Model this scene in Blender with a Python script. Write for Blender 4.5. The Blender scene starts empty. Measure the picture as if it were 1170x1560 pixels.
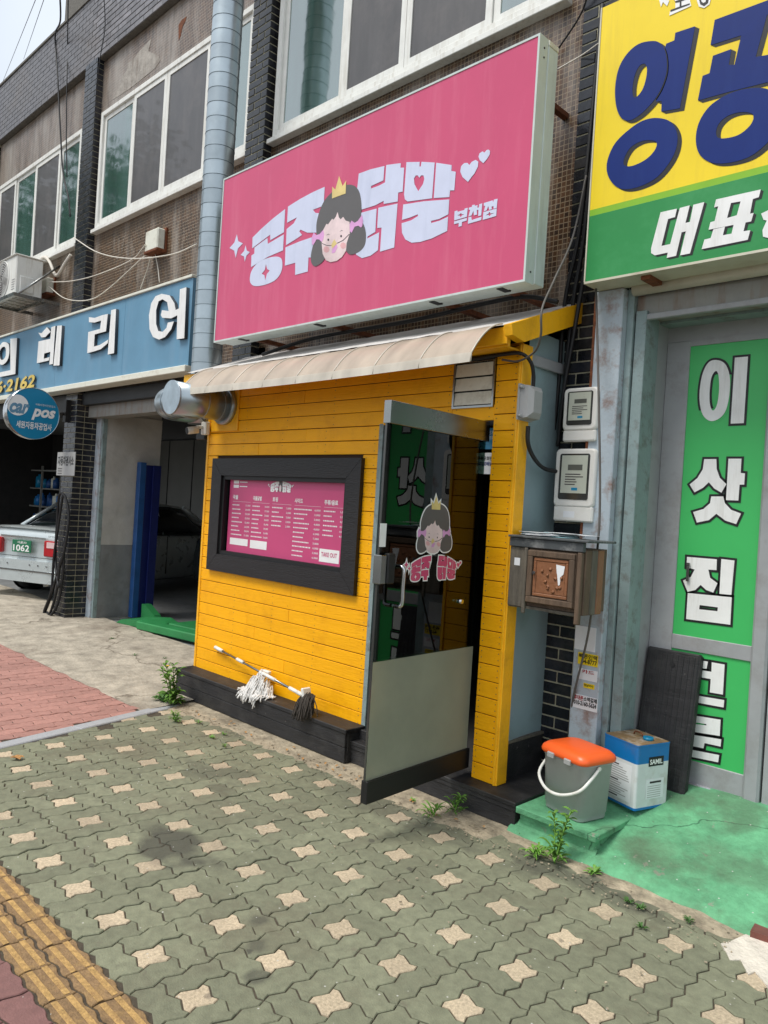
import bpy, bmesh, math, random
from mathutils import Vector, Matrix, noise
random.seed(7)
SC = bpy.context.scene
COL = SC.collection
# ------------------------------------------------------------------ camera, sky, sun, exposure
FPX, ROLL, YAW, PITCH, EYE = 1160.0, math.atan(.062), math.radians(44.6), math.radians(-.25), 1.6
cf = Vector((-math.sin(YAW)*math.cos(PITCH), math.cos(YAW)*math.cos(PITCH), math.sin(PITCH)))
cr = Vector((math.cos(YAW), math.sin(YAW), 0)); cu = cr.cross(cf)
CAMP = Vector((0, 0, EYE))
rr = cr*math.cos(ROLL) + cu*math.sin(ROLL)
uu = cu*math.cos(ROLL) - cr*math.sin(ROLL)
cd = bpy.data.cameras.new('camera'); cam = bpy.data.objects.new('camera', cd); COL.objects.link(cam)
cam.matrix_world = Matrix(((rr.x, uu.x, -cf.x, 0), (rr.y, uu.y, -cf.y, 0), (rr.z, uu.z, -cf.z, EYE), (0, 0, 0, 1)))
cd.sensor_fit = 'VERTICAL'; cd.sensor_height = 24; cd.lens = 24*FPX/1560.0
cd.clip_start = .05; cd.clip_end = 2000
SC.camera = cam
SUN_EL, SUN_AZ = math.radians(61), math.radians(200)   # azimuth: compass angle from +Y, clockwise
w = bpy.data.worlds.new('World'); SC.world = w; w.use_nodes = True
nt = w.node_tree; nt.nodes.clear()
out = nt.nodes.new('ShaderNodeOutputWorld'); bg = nt.nodes.new('ShaderNodeBackground')
sky = nt.nodes.new('ShaderNodeTexSky'); sky.sky_type = 'NISHITA'; sky.sun_disc = False
sky.sun_elevation = SUN_EL; sky.sun_rotation = SUN_AZ; sky.dust_density = 4.0; sky.air_density = 1.0; sky.altitude = 50
hs = nt.nodes.new('ShaderNodeMixRGB'); hs.blend_type = 'MIX'   # thin even cloud cover over the blue
cn = nt.nodes.new('ShaderNodeTexNoise'); cn.inputs['Scale'].default_value = 2.2; cn.inputs['Detail'].default_value = 6
tc = nt.nodes.new('ShaderNodeTexCoord'); mr = nt.nodes.new('ShaderNodeMapRange')
mr.inputs['From Min'].default_value = .3; mr.inputs['From Max'].default_value = .7
mr.inputs['To Min'].default_value = .62; mr.inputs['To Max'].default_value = .9
nt.links.new(tc.outputs['Generated'], cn.inputs['Vector']); nt.links.new(cn.outputs['Fac'], mr.inputs['Value'])
nt.links.new(mr.outputs['Result'], hs.inputs['Fac']); nt.links.new(sky.outputs['Color'], hs.inputs['Color1'])
hs.inputs['Color2'].default_value = (8.5, 9.2, 10.0, 1)
nt.links.new(hs.outputs['Color'], bg.inputs['Color']); bg.inputs['Strength'].default_value = .088
nt.links.new(bg.outputs['Background'], out.inputs['Surface'])
sl = bpy.data.lights.new('sun', 'SUN'); sl.energy = 2.1; sl.angle = math.radians(22); sl.color = (1, .96, .9)
so = bpy.data.objects.new('sun', sl); COL.objects.link(so)
sd = Vector((math.sin(SUN_AZ)*math.cos(SUN_EL), math.cos(SUN_AZ)*math.cos(SUN_EL), math.sin(SUN_EL)))
so.rotation_euler = sd.to_track_quat('Z', 'Y').to_euler(); so.location = (0, -6, 12)
SC.view_settings.view_transform = 'Standard'; SC.view_settings.look = 'None'
SC.view_settings.exposure = 0.46; SC.view_settings.gamma = 1.0; SC.view_settings.use_curve_mapping = False
SC.render.engine = 'CYCLES'; SC.cycles.max_bounces = 6; SC.cycles.use_denoising = True

# ------------------------------------------------------------------ helpers
def ray(px, py):
    a, b = px-585.0, py-780.0
    return cf + rr*(a/FPX) - uu*(b/FPX)
def at(px, py, X=None, Y=None, Z=None):
    """the real point where the line of sight through a photo pixel meets the plane X=, Y= or Z="""
    d = ray(px, py)
    i, v = (0, X) if X is not None else (1, Y) if Y is not None else (2, Z)
    return CAMP + d*((v-CAMP[i])/d[i])
ORG = {}
def put(o, kind=None, label=None, cat=None, group=None):
    if kind: o['kind'] = kind
    if label: o['label'] = label
    if cat: o['category'] = cat
    if group: o['group'] = group
    return o
def thing(name, label, cat, loc, group=None):
    o = bpy.data.objects.new(name, None); COL.objects.link(o); o.location = loc
    o.empty_display_size = .1
    ORG[o.name] = Vector(loc); return put(o, None, label, cat, group)
def link_mesh(name, me, parent=None, loc=None):
    """mesh vertices are in world coordinates; they are moved into the parent's frame"""
    o = bpy.data.objects.new(name, me); COL.objects.link(o)
    base = ORG[parent.name] if parent is not None else Vector((0, 0, 0))
    if parent is not None: o.parent = parent
    me.transform(Matrix.Translation(-base))
    ORG[o.name] = base.copy()
    return o
def settle(o):
    """give a top-level mesh an origin at its own foot"""
    me = o.data; xs = [v.co for v in me.vertices]
    c = Vector((sum(v.x for v in xs)/len(xs), sum(v.y for v in xs)/len(xs), min(v.z for v in xs)))
    me.transform(Matrix.Translation(-c)); o.location = c; ORG[o.name] = c; return o
class MB:
    def __init__(s): s.v = []; s.f = []; s.smooth = []
    def add(s, vs, fs, m=None, smooth=False):
        n = len(s.v)
        for p in vs:
            p = Vector(p); s.v.append(m @ p if m is not None else p)
        for f in fs: s.f.append([i+n for i in f]); s.smooth.append(smooth)
        return s
    def box(s, x0, x1, y0, y1, z0, z1, m=None, b=0):
        if x0 > x1: x0, x1 = x1, x0
        if y0 > y1: y0, y1 = y1, y0
        if z0 > z1: z0, z1 = z1, z0
        if not b:
            vs = [(x, y, z) for x in (x0, x1) for y in (y0, y1) for z in (z0, z1)]
            return s.add(vs, [(0, 1, 3, 2), (4, 6, 7, 5), (0, 4, 5, 1), (2, 3, 7, 6), (0, 2, 6, 4), (1, 5, 7, 3)], m)
        b = min(b, (x1-x0)*.45, (y1-y0)*.45, (z1-z0)*.45)
        bm = bmesh.new()
        vs = [bm.verts.new((x, y, z)) for x in (x0, x1) for y in (y0, y1) for z in (z0, z1)]
        for f in [(0, 1, 3, 2), (4, 6, 7, 5), (0, 4, 5, 1), (2, 3, 7, 6), (0, 2, 6, 4), (1, 5, 7, 3)]: bm.faces.new([vs[i] for i in f])
        bmesh.ops.bevel(bm, geom=list(bm.edges), offset=b, segments=1, affect='EDGES')
        bm.verts.index_update()
        s.add([v.co.copy() for v in bm.verts], [[v.index for v in f.verts] for f in bm.faces], m); bm.free()
        return s
    def prism(s, pts, axis, a, b, m=None):
        """closed outline pts (2-tuples) pushed along axis 'X','Y' or 'Z' from a to b"""
        def P(p, t): return {'X': (t, p[0], p[1]), 'Y': (p[0], t, p[1]), 'Z': (p[0], p[1], t)}[axis]
        n = len(pts)
        return s.add([P(p, a) for p in pts]+[P(p, b) for p in pts],
                     [list(range(n)), list(range(2*n-1, n-1, -1))]+[(i, i+n, (i+1) % n+n, (i+1) % n) for i in range(n)], m)
    def tube(s, pts, r, seg=8, cap=True, smooth=True, m=None):
        pts = [Vector(p) for p in pts]; n = len(pts); rs = r if isinstance(r, (list, tuple)) else [r]*n
        vs = []; up = None
        for i, p in enumerate(pts):
            t = (pts[min(i+1, n-1)]-pts[max(i-1, 0)]).normalized()
            if up is None: up = Vector((0, 0, 1)) if abs(t.z) < .9 else Vector((1, 0, 0))
            a = t.cross(up)
            if a.length < 1e-4: a = t.orthogonal()
            a.normalize(); bq = a.cross(t).normalized(); up = bq
            for k in range(seg):
                q = 2*math.pi*k/seg; vs.append(p+(a*math.cos(q)+bq*math.sin(q))*rs[i])
        fs = [(i*seg+k, i*seg+(k+1) % seg, (i+1)*seg+(k+1) % seg, (i+1)*seg+k) for i in range(n-1) for k in range(seg)]
        s.add(vs, fs, m, smooth)
        if cap:
            s.add(vs[:seg], [list(range(seg))[::-1]], m); s.add(vs[-seg:], [list(range(seg))], m)
        return s
    def grid(s, nx, ny, fn, smooth=True, m=None):
        vs = [fn(i/nx, j/ny) for j in range(ny+1) for i in range(nx+1)]
        return s.add(vs, [(j*(nx+1)+i, j*(nx+1)+i+1, (j+1)*(nx+1)+i+1, (j+1)*(nx+1)+i) for j in range(ny) for i in range(nx)], m, smooth)
    def loft(s, rings, closed=True, cap=True, smooth=True, m=None):
        k = len(rings[0]); vs = [p for r_ in rings for p in r_]
        e = k if closed else k-1
        s.add(vs, [(i*k+j, i*k+(j+1) % k, (i+1)*k+(j+1) % k, (i+1)*k+j) for i in range(len(rings)-1) for j in range(e)], m, smooth)
        if cap and closed:
            s.add(rings[0], [list(range(k))[::-1]], m); s.add(rings[-1], [list(range(k))], m)
        return s
    def mesh(s, name, mat):
        me = bpy.data.meshes.new(name); me.from_pydata([tuple(v) for v in s.v], [], s.f)
        if isinstance(mat, bpy.types.Material): me.materials.append(mat)
        me.polygons.foreach_set('use_smooth', s.smooth); me.update()
        bm = bmesh.new(); bm.from_mesh(me); bmesh.ops.remove_doubles(bm, verts=bm.verts, dist=1e-5)
        bmesh.ops.recalc_face_normals(bm, faces=bm.faces); bm.to_mesh(me); bm.free()
        return me
    def build(s, name, mat, parent=None, label=None):
        o = link_mesh(name, s.mesh(name, mat), parent)
        if parent is None: settle(o)
        if label: o['label'] = label
        return o
def arc(c, r, a0, a1, n, fn): return [fn(c, r, a0+(a1-a0)*i/n) for i in range(n+1)]
def curve(pts, n=10):
    """smooth open line through points"""
    P = [Vector(p) for p in pts]; P = [P[0]*2-P[1]]+P+[P[-1]*2-P[-2]]; o = []
    for i in range(1, len(P)-2):
        for k in range(n):
            t = k/n; a, b, c, d = P[i-1], P[i], P[i+1], P[i+2]
            o.append(.5*((2*b)+(c-a)*t+(2*a-5*b+4*c-d)*t*t+(3*b-a-3*c+d)*t**3))
    o.append(P[-2]); return o
def loopcurve(pts, n=5):
    P = [Vector((p[0], p[1], 0)) for p in pts]; N = len(P); o = []
    for i in range(N):
        a, b, c, d = P[i-1], P[i], P[(i+1) % N], P[(i+2) % N]
        for k in range(n):
            t = k/n; q = .5*((2*b)+(c-a)*t+(2*a-5*b+4*c-d)*t*t+(3*b-a-3*c+d)*t**3); o.append((q.x, q.y))
    return o
# ---- flat print: outlines and words laid on a real plane
class Plane:
    def __init__(s, o, u, v): s.o = Vector(o); s.u = Vector(u).normalized(); s.v = Vector(v).normalized(); s.n = s.u.cross(s.v)
    def uv(s, px, py):
        d = ray(px, py); t = (s.o-CAMP).dot(s.n)/d.dot(s.n); p = CAMP+d*t-s.o; return (p.dot(s.u), p.dot(s.v))
    def mat(s, w=0):
        o = s.o+s.n*w; return Matrix(((s.u.x, s.v.x, s.n.x, o.x), (s.u.y, s.v.y, s.n.y, o.y), (s.u.z, s.v.z, s.n.z, o.z), (0, 0, 0, 1)))
    def p(s, u, v, w=0): return s.o+s.u*u+s.v*v+s.n*w
def YP(Y): return Plane((0, Y, 0), (1, 0, 0), (0, 0, 1))
def XP(X): return Plane((X, 0, 0), (0, 1, 0), (0, 0, 1))
def eval_curve(cu_):
    o = bpy.data.objects.new('tmp', cu_); COL.objects.link(o); bpy.context.view_layer.update()
    me = bpy.data.meshes.new_from_object(o.evaluated_get(bpy.context.evaluated_depsgraph_get()))
    bpy.data.objects.remove(o); bpy.data.curves.remove(cu_); return me
def loops_mesh(loops, ext=.001, off=0):
    c = bpy.data.curves.new('c', 'CURVE'); c.dimensions = '2D'; c.fill_mode = 'BOTH'; c.extrude = ext; c.offset = off
    for L in loops:
        sp = c.splines.new('POLY'); sp.points.add(len(L)-1); sp.use_cyclic_u = True
        for i, p in enumerate(L): sp.points[i].co = (p[0], p[1], 0, 1)
    return eval_curve(c)
def flat(name, loops, pl, mat, parent, w=.002, ext=.001, off=0, label=None, shift=(0, 0)):
    me = loops_mesh(loops, ext, off); me.name = name; me.transform(Matrix.Translation((shift[0], shift[1], 0))); me.transform(pl.mat(w)); me.materials.clear(); me.materials.append(mat)
    o = link_mesh(name, me, parent)
    if label: o['label'] = label
    return o
def px_loop(pl, pts, o, sc, smooth=False):
    L = [pl.uv(o[0]+x/sc, o[1]+y/sc) for x, y in pts]
    return loopcurve(L) if smooth else L
def words(name, body, rect, pl, mat, parent, w=.002, ext=.0006, bold=0, shear=0, label=None, keep=False):
    """text stretched to fill rect (u0, v0, u1, v1) on the plane"""
    c = bpy.data.curves.new('t', 'FONT'); c.body = body; c.extrude = 0; c.offset = bold; c.shear = shear; c.resolution_u = 3
    me = eval_curve(c); me.name = name
    if not me.vertices: return None
    xs = [v.co.x for v in me.vertices]; ys = [v.co.y for v in me.vertices]
    sx = (rect[2]-rect[0])/(max(xs)-min(xs)); sy = (rect[3]-rect[1])/(max(ys)-min(ys))
    if keep: sx = sy = min(sx, sy)
    me.transform(Matrix.Translation((-min(xs), -min(ys), 0))); me.transform(Matrix.Diagonal((sx, sy, 1, 1)))
    me.transform(Matrix.Translation((rect[0], rect[1], 0)))
    me.transform(pl.mat(w)); me.materials.clear(); me.materials.append(mat)
    if parent is True: return me
    o = link_mesh(name, me, parent)
    if label: o['label'] = label
    return o
def join_meshes(name, mes, mat, parent, label=None):
    vs, fs = [], []
    for me in mes:
        n = len(vs); vs += [tuple(v.co) for v in me.vertices]; fs += [[i+n for i in p.vertices] for p in me.polygons]; bpy.data.meshes.remove(me)
    me = bpy.data.meshes.new(name); me.from_pydata(vs, [], fs); me.materials.append(mat); me.update()
    o = link_mesh(name, me, parent)
    if label: o['label'] = label
    return o
def rect(u0, v0, u1, v1): return [(u0, v0), (u1, v0), (u1, v1), (u0, v1)]
# ---- materials
def lin(c):
    return tuple(((x/255)/12.92 if x/255 <= .04045 else ((x/255+.055)/1.055)**2.4) for x in c)
def mat(name, rgb, rough=.6, metal=0, vary=.12, scale=6, dirt=None, dirt_amt=.35, dirt_scale=3, bump=0, bump_scale=60, rnd=0, streak=False, spec=.5, stretch=None, coat=0, emit=None):
    """procedural paint / stone / metal: base colour with two layers of noise, optional dirt, optional per-piece tint and fine relief"""
    m = bpy.data.materials.new(name); m.use_nodes = True; t = m.node_tree; N = t.nodes; L = t.links
    b = N['Principled BSDF']; b.inputs['Roughness'].default_value = rough; b.inputs['Metallic'].default_value = metal
    b.inputs['Specular IOR Level'].default_value = spec; b.inputs['Coat Weight'].default_value = coat
    tcn = N.new('ShaderNodeNewGeometry'); mp = N.new('ShaderNodeMapping'); L.new(tcn.outputs['Position'], mp.inputs['Vector'])
    if stretch: mp.inputs['Scale'].default_value = stretch
    n1 = N.new('ShaderNodeTexNoise'); n1.inputs['Scale'].default_value = scale; n1.inputs['Detail'].default_value = 8; n1.inputs['Roughness'].default_value = .65
    L.new(mp.outputs['Vector'], n1.inputs['Vector'])
    c = lin(rgb); lo = tuple(x*(1-vary*1.6) for x in c); hi = tuple(min(1, x*(1+vary*1.6)) for x in c)
    cr_ = N.new('ShaderNodeValToRGB'); cr_.color_ramp.elements[0].position = .3; cr_.color_ramp.elements[1].position = .7
    cr_.color_ramp.elements[0].color = (*lo, 1); cr_.color_ramp.elements[1].color = (*hi, 1)
    L.new(n1.outputs['Fac'], cr_.inputs['Fac']); col = cr_.outputs['Color']
    if rnd:
        oi = N.new('ShaderNodeObjectInfo'); mm = N.new('ShaderNodeMapRange'); mm.inputs['To Min'].default_value = 1-rnd; mm.inputs['To Max'].default_value = 1+rnd
        L.new(oi.outputs['Random'], mm.inputs['Value']); hv = N.new('ShaderNodeHueSaturation'); L.new(mm.outputs['Result'], hv.inputs['Value']); L.new(col, hv.inputs['Color']); col = hv.outputs['Color']
    if dirt:
        n2 = N.new('ShaderNodeTexNoise'); n2.inputs['Scale'].default_value = dirt_scale; n2.inputs['Detail'].default_value = 10; n2.inputs['Roughness'].default_value = .7
        mp2 = N.new('ShaderNodeMapping'); L.new(tcn.outputs['Position'], mp2.inputs['Vector'])
        if streak: mp2.inputs['Scale'].default_value = (3.5, 3.5, .35)
        L.new(mp2.outputs['Vector'], n2.inputs['Vector'])
        r2 = N.new('ShaderNodeMapRange'); r2.inputs['From Min'].default_value = .5; r2.inputs['From Max'].default_value = .72; r2.inputs['To Max'].default_value = dirt_amt
        L.new(n2.outputs['Fac'], r2.inputs['Value']); mx = N.new('ShaderNodeMixRGB'); mx.inputs['Color2'].default_value = (*lin(dirt), 1)
        L.new(r2.outputs['Result'], mx.inputs['Fac']); L.new(col, mx.inputs['Color1']); col = mx.outputs['Color']
    L.new(col, b.inputs['Base Color'])
    rm = N.new('ShaderNodeMapRange'); rm.inputs['To Min'].default_value = max(0, rough-.08); rm.inputs['To Max'].default_value = min(1, rough+.1)
    L.new(n1.outputs['Fac'], rm.inputs['Value']); L.new(rm.outputs['Result'], b.inputs['Roughness'])
    if bump:
        n3 = N.new('ShaderNodeTexNoise'); n3.inputs['Scale'].default_value = bump_scale; n3.inputs['Detail'].default_value = 6
        L.new(mp.outputs['Vector'], n3.inputs['Vector']); bp = N.new('ShaderNodeBump'); bp.inputs['Strength'].default_value = bump; bp.inputs['Distance'].default_value = .01
        L.new(n3.outputs['Fac'], bp.inputs['Height']); L.new(bp.outputs['Normal'], b.inputs['Normal'])
    if emit: b.inputs['Emission Color'].default_value = (*lin(rgb), 1); b.inputs['Emission Strength'].default_value = emit
    return m
def node(m, t): return m.node_tree.nodes.new(t)
# ------------------------------------------------------------------ materials
M = {}
M['green_paver'] = mat('green_paver', (120, 122, 100), .9, vary=.13, scale=22, rnd=.13, dirt=(98, 90, 74), dirt_amt=.65, dirt_scale=1.9, bump=.35, bump_scale=160)
M['stone_paver'] = mat('stone_paver', (184, 168, 142), .9, vary=.2, scale=90, rnd=.14, dirt=(120, 110, 95), dirt_amt=.45, dirt_scale=5, bump=.4, bump_scale=200)
M['red_paver'] = mat('red_paver', (168, 124, 113), .9, vary=.09, scale=26, rnd=.10, dirt=(120, 92, 84), dirt_amt=.4, dirt_scale=2.5, bump=.3, bump_scale=150)
M['dark_red_paver'] = mat('dark_red_paver', (122, 88, 84), .9, vary=.10, scale=26, rnd=.10, dirt=(90, 70, 66), dirt_amt=.4, bump=.3, bump_scale=150)
M['tactile_rib'] = mat('tactile_rib', (176, 142, 88), .9, vary=.25, scale=50, dirt=(138, 106, 70), dirt_amt=.95, dirt_scale=16, bump=.5, bump_scale=150)
M['tactile'] = mat('tactile', (134, 108, 76), .9, vary=.2, scale=40, rnd=.08, dirt=(168, 136, 84), dirt_amt=.85, dirt_scale=12, bump=.6, bump_scale=120)
M['sand'] = mat('sand', (72, 64, 52), .95, vary=.25, scale=40, dirt=(70, 66, 50), bump=.5)
M['kerb'] = mat('kerb', (160, 162, 164), .8, vary=.12, scale=160, dirt=(110, 108, 100), dirt_scale=6, bump=.2)
M['concrete'] = mat('concrete', (168, 159, 143), .92, vary=.22, scale=7, dirt=(112, 100, 86), dirt_amt=.75, dirt_scale=1.6, bump=.9, bump_scale=38)
M['asphalt'] = mat('asphalt', (70, 70, 72), .9, vary=.2, scale=60, bump=.5)
M['earth'] = mat('earth', (120, 115, 105), .95, vary=.2, scale=2)
M['green_floor'] = mat('green_floor', (96, 160, 118), .72, vary=.2, scale=9, dirt=(84, 96, 74), dirt_amt=.9, dirt_scale=2.1, bump=.8, bump_scale=34, spec=.35)
M['garage_green'] = mat('garage_green', (30, 88, 62), .5, vary=.3, scale=4, dirt=(90, 90, 80), dirt_amt=.8, bump=.3)
M['brick'] = mat('black_brick', (30, 32, 38), .22, vary=.35, scale=14, rnd=.5, dirt=(105, 98, 88), dirt_amt=.30, dirt_scale=4, bump=.15, bump_scale=30)
M['parapet_brick'] = mat('parapet_brick', (116, 114, 117), .40, vary=.22, scale=10, rnd=.3, dirt=(120, 108, 96), dirt_amt=.45, dirt_scale=1.2, bump=.2)  # paler than the pillar brick: wet sky sheen put into the base colour
M['mortar'] = mat('mortar', (168, 163, 140), .95, vary=.18, scale=20, bump=.4)
M['mortar_dark'] = mat('mortar_dark', (105, 102, 96), .95, vary=.18, scale=20, bump=.4)
M['white_frame'] = mat('white_frame', (226, 226, 220), .45, vary=.04, dirt=(170, 160, 140), dirt_amt=.5, dirt_scale=6, streak=True)
M['glass_clear'] = mat('window_glass', (70, 100, 94), .03, vary=.3, scale=.8, spec=1, stretch=(3, 3, .3))
M['glass_clear'].node_tree.nodes['Principled BSDF'].inputs['IOR'].default_value = 2.3
_t = M['glass_clear'].node_tree; _n = _t.nodes.new('ShaderNodeTexNoise'); _n.inputs['Scale'].default_value = 2.2; _g = _t.nodes.new('ShaderNodeNewGeometry'); _t.links.new(_g.outputs['Position'], _n.inputs['Vector'])
_bp = _t.nodes.new('ShaderNodeBump'); _bp.inputs['Strength'].default_value = .35; _bp.inputs['Distance'].default_value = .01; _t.links.new(_n.outputs['Fac'], _bp.inputs['Height']); _t.links.new(_bp.outputs['Normal'], _t.nodes['Principled BSDF'].inputs['Normal'])
M['screen'] = mat('insect_screen', (78, 76, 76), .42, vary=.16, scale=2.5, spec=.5, stretch=(3, 3, .5), dirt=(120, 112, 108), dirt_amt=.3, coat=.25)
M['yellow'] = mat('yellow_paint', (252, 178, 2), .5, vary=.035, scale=5, rnd=.04, spec=.3, dirt=(206, 130, 2), dirt_amt=.4, dirt_scale=5, bump=.25, bump_scale=40, stretch=(.35, .35, 3))
M['yellow_edge'] = mat('yellow_paint_trim', (246, 180, 16), .45, vary=.05, scale=6, dirt=(190, 128, 20), dirt_amt=.5, dirt_scale=7, bump=.3, bump_scale=50)
M['groove'] = mat('board_groove', (52, 30, 8), .9)
M['black_wood'] = mat('black_wood', (33, 33, 35), .6, vary=.25, scale=9, rnd=.15, dirt=(84, 82, 78), dirt_amt=.35, dirt_scale=5, bump=.35, bump_scale=50, stretch=(.4, 1, 3))
M['cement'] = mat('cement', (160, 148, 126), .95, vary=.25, scale=14, dirt=(84, 76, 62), dirt_amt=.85, dirt_scale=3.2, bump=.9, bump_scale=60)
M['black_frame'] = mat('black_frame', (27, 26, 27), .5, vary=.2, scale=9, bump=.3, bump_scale=50, stretch=(.6, 1, 3))
M['black'] = mat('black', (18, 18, 19), .5)
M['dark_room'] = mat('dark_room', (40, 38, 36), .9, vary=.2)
M['pink'] = mat('pink_sign', (203, 78, 116), .30, vary=.025, scale=2.5, dirt=(220, 128, 150), dirt_amt=.35, dirt_scale=2.2, streak=True, spec=.4)
M['menu_pink'] = mat('menu_pink', (200, 74, 122), .35, vary=.02)
M['print_white'] = mat('print_white', (206, 212, 234), .4, vary=.03, dirt=(176, 184, 206), dirt_amt=.5, streak=True, dirt_scale=3)
M['white'] = mat('white', (238, 238, 236), .45, vary=.03)
M['off_white'] = mat('off_white', (222, 222, 208), .55, vary=.05, dirt=(150, 140, 118), dirt_amt=.6, dirt_scale=6)
M['letter_white'] = mat('letter_white', (234, 234, 232), .5, vary=.04, dirt=(170, 164, 150), dirt_amt=.4, dirt_scale=5, streak=True)
M['print_black'] = mat('print_black', (22, 22, 24), .5)
M['print_grey'] = mat('print_grey', (92, 90, 90), .5, vary=.08, scale=2)
M['ink'] = mat('print_ink', (50, 42, 48), .5)
M['skin'] = mat('print_skin', (226, 204, 204), .45)
M['blush'] = mat('print_blush', (222, 170, 172), .45)
M['crown'] = mat('print_gold', (222, 200, 130), .45)
M['bow'] = mat('print_bow', (216, 158, 208), .45)
M['sign_side'] = mat('sign_side', (196, 208, 204), .45, vary=.04, dirt=(150, 150, 138), dirt_amt=.4, dirt_scale=5, streak=True)
M['sign_under'] = mat('sign_under', (206, 202, 182), .5, vary=.06, dirt=(130, 110, 80), dirt_amt=.5)
M['sign_yellow'] = mat('sign_yellow', (240, 210, 14), .4, vary=.03, scale=2, dirt=(206, 176, 40), dirt_amt=.4, streak=True)
M['sign_green'] = mat('sign_green', (32, 136, 66), .38, vary=.05, scale=2, dirt=(80, 160, 104), dirt_amt=.4, dirt_scale=2)
M['sign_lime'] = mat('sign_lime', (132, 186, 34), .4, vary=.03)
M['navy'] = mat('print_navy', (2, 38, 112), .5, vary=.06, scale=4, spec=.25, dirt=(24, 54, 122), dirt_amt=.4, streak=True)
M['panel_green'] = mat('panel_green', (62, 182, 96), .38, vary=.03, scale=2)
M['sign_blue'] = mat('sign_blue', (96, 142, 170), .5, vary=.05, scale=3, dirt=(120, 152, 176), dirt_amt=.5, dirt_scale=2, streak=True)
M['letter_side'] = mat('letter_side', (60, 66, 72), .6)
M['gold_letter'] = mat('gold_letter', (226, 196, 88), .35, metal=.3)
M['disc_blue'] = mat('disc_blue', (18, 130, 172), .35, vary=.03)
M['chrome'] = mat('chrome', (200, 202, 204), .12, metal=1, vary=.05)
M['steel'] = mat('brushed_steel', (150, 152, 150), .25, metal=1, vary=.06)
M['galv'] = mat('galvanised', (172, 182, 186), .30, metal=.85, vary=.05, scale=5, rnd=.12, dirt=(130, 138, 140), dirt_amt=.3, dirt_scale=6)
M['galv_seam'] = mat('galv_seam', (92, 104, 110), .5, metal=.6)
M['galv_cap'] = mat('galvanised_cap', (168, 182, 190), .45, metal=.6, vary=.12, scale=9)
M['column_paint'] = mat('column_paint', (172, 184, 192), .5, vary=.07, scale=4, dirt=(124, 78, 44), dirt_amt=1.0, dirt_scale=7.5, bump=.2)
M['teal_paint'] = mat('teal_paint', (132, 150, 150), .5, vary=.08, scale=4, dirt=(90, 78, 66), dirt_amt=.8, dirt_scale=11, bump=.2)
M['teal_sheet'] = mat('teal_sheet', (142, 164, 168), .45, vary=.06, scale=2, dirt=(110, 118, 116), dirt_amt=.5, dirt_scale=3)
M['grey_paint'] = mat('grey_paint', (154, 156, 158), .5, vary=.06, scale=4, dirt=(116, 108, 98), dirt_amt=.5, dirt_scale=5)
M['lintel_paint'] = mat('lintel_paint', (142, 142, 136), .55, vary=.08, dirt=(120, 80, 48), dirt_amt=.8, dirt_scale=3, streak=True)
M['rust'] = mat('rust', (112, 64, 38), .9, vary=.3, scale=30, bump=.4)
M['cable'] = mat('cable_black', (24, 24, 26), .55)
M['cable_grey'] = mat('cable_grey', (92, 88, 84), .6)
M['cable_white'] = mat('cable_white', (214, 208, 196), .6, dirt=(150, 140, 120))
M['plastic_grey'] = mat('plastic_grey', (162, 163, 162), .5, vary=.05, scale=5, dirt=(120, 116, 108), dirt_amt=.4, dirt_scale=5)
M['meter_white'] = mat('meter_white', (224, 222, 216), .4, vary=.03, dirt=(176, 168, 150), dirt_amt=.4, dirt_scale=6)
M['meter_dark'] = mat('meter_dark', (58, 58, 56), .15, spec=.7)
M['meter_face'] = mat('meter_face', (186, 190, 176), .3, vary=.05)
M['lcd'] = mat('lcd', (90, 92, 86), .3)
M['orange'] = mat('orange_plastic', (240, 98, 38), .35, vary=.03, scale=3, dirt=(200, 84, 40), dirt_amt=.3)
M['tin_blue'] = mat('tin_blue', (16, 112, 178), .35, vary=.05, dirt=(110, 90, 70), dirt_amt=.35, dirt_scale=9)
M['tin_white'] = mat('tin_white', (212, 216, 216), .4, vary=.04, dirt=(160, 150, 130), dirt_amt=.5, dirt_scale=8)
M['tin_top'] = mat('tin_top', (128, 104, 72), .6, vary=.2, scale=12, dirt=(210, 205, 196), dirt_amt=.7, dirt_scale=9)
M['wood_old'] = mat('old_wood', (98, 80, 64), .7, vary=.22, scale=9, dirt=(70, 56, 46), dirt_amt=.6, dirt_scale=5, bump=.5, bump_scale=40, stretch=(5, 5, .5))
M['wood_grey'] = mat('weathered_wood', (98, 92, 82), .8, vary=.25, scale=9, dirt=(150, 140, 120), dirt_amt=.5, bump=.5, bump_scale=40, stretch=(5, 5, .4))
M['wood_orange'] = mat('varnished_wood', (138, 92, 62), .45, vary=.16, scale=6, dirt=(110, 66, 40), dirt_amt=.7, dirt_scale=6, bump=.3)
M['slate'] = mat('slate_paint', (72, 76, 78), .6, vary=.15, dirt=(190, 190, 186), dirt_amt=.5, dirt_scale=9)
M['paper'] = mat('paper', (226, 228, 230), .7, vary=.04)
M['paper_blue'] = mat('paper_blue', (150, 200, 206), .7)
M['mop_white'] = mat('mop_white', (214, 212, 208), .95, vary=.2, scale=90)
M['mop_grey'] = mat('mop_grey', (66, 60, 54), .95, vary=.3, scale=60)
M['leaf'] = mat('leaf', (96, 140, 52), .6, vary=.25, scale=14, rnd=.2)
M['leaf_dark'] = mat('leaf_dark', (66, 104, 44), .6, vary=.3, scale=9)
M['leaf_dry'] = mat('leaf_dry', (170, 126, 74), .8, vary=.2, scale=20)
M['bark'] = mat('bark', (120, 108, 90), .9, vary=.3, scale=8, bump=.6)
M['petal'] = mat('petal', (236, 200, 30), .7)
M['silver_car'] = mat('silver_car', (204, 212, 212), .28, metal=.4, vary=.03, coat=.8)
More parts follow.
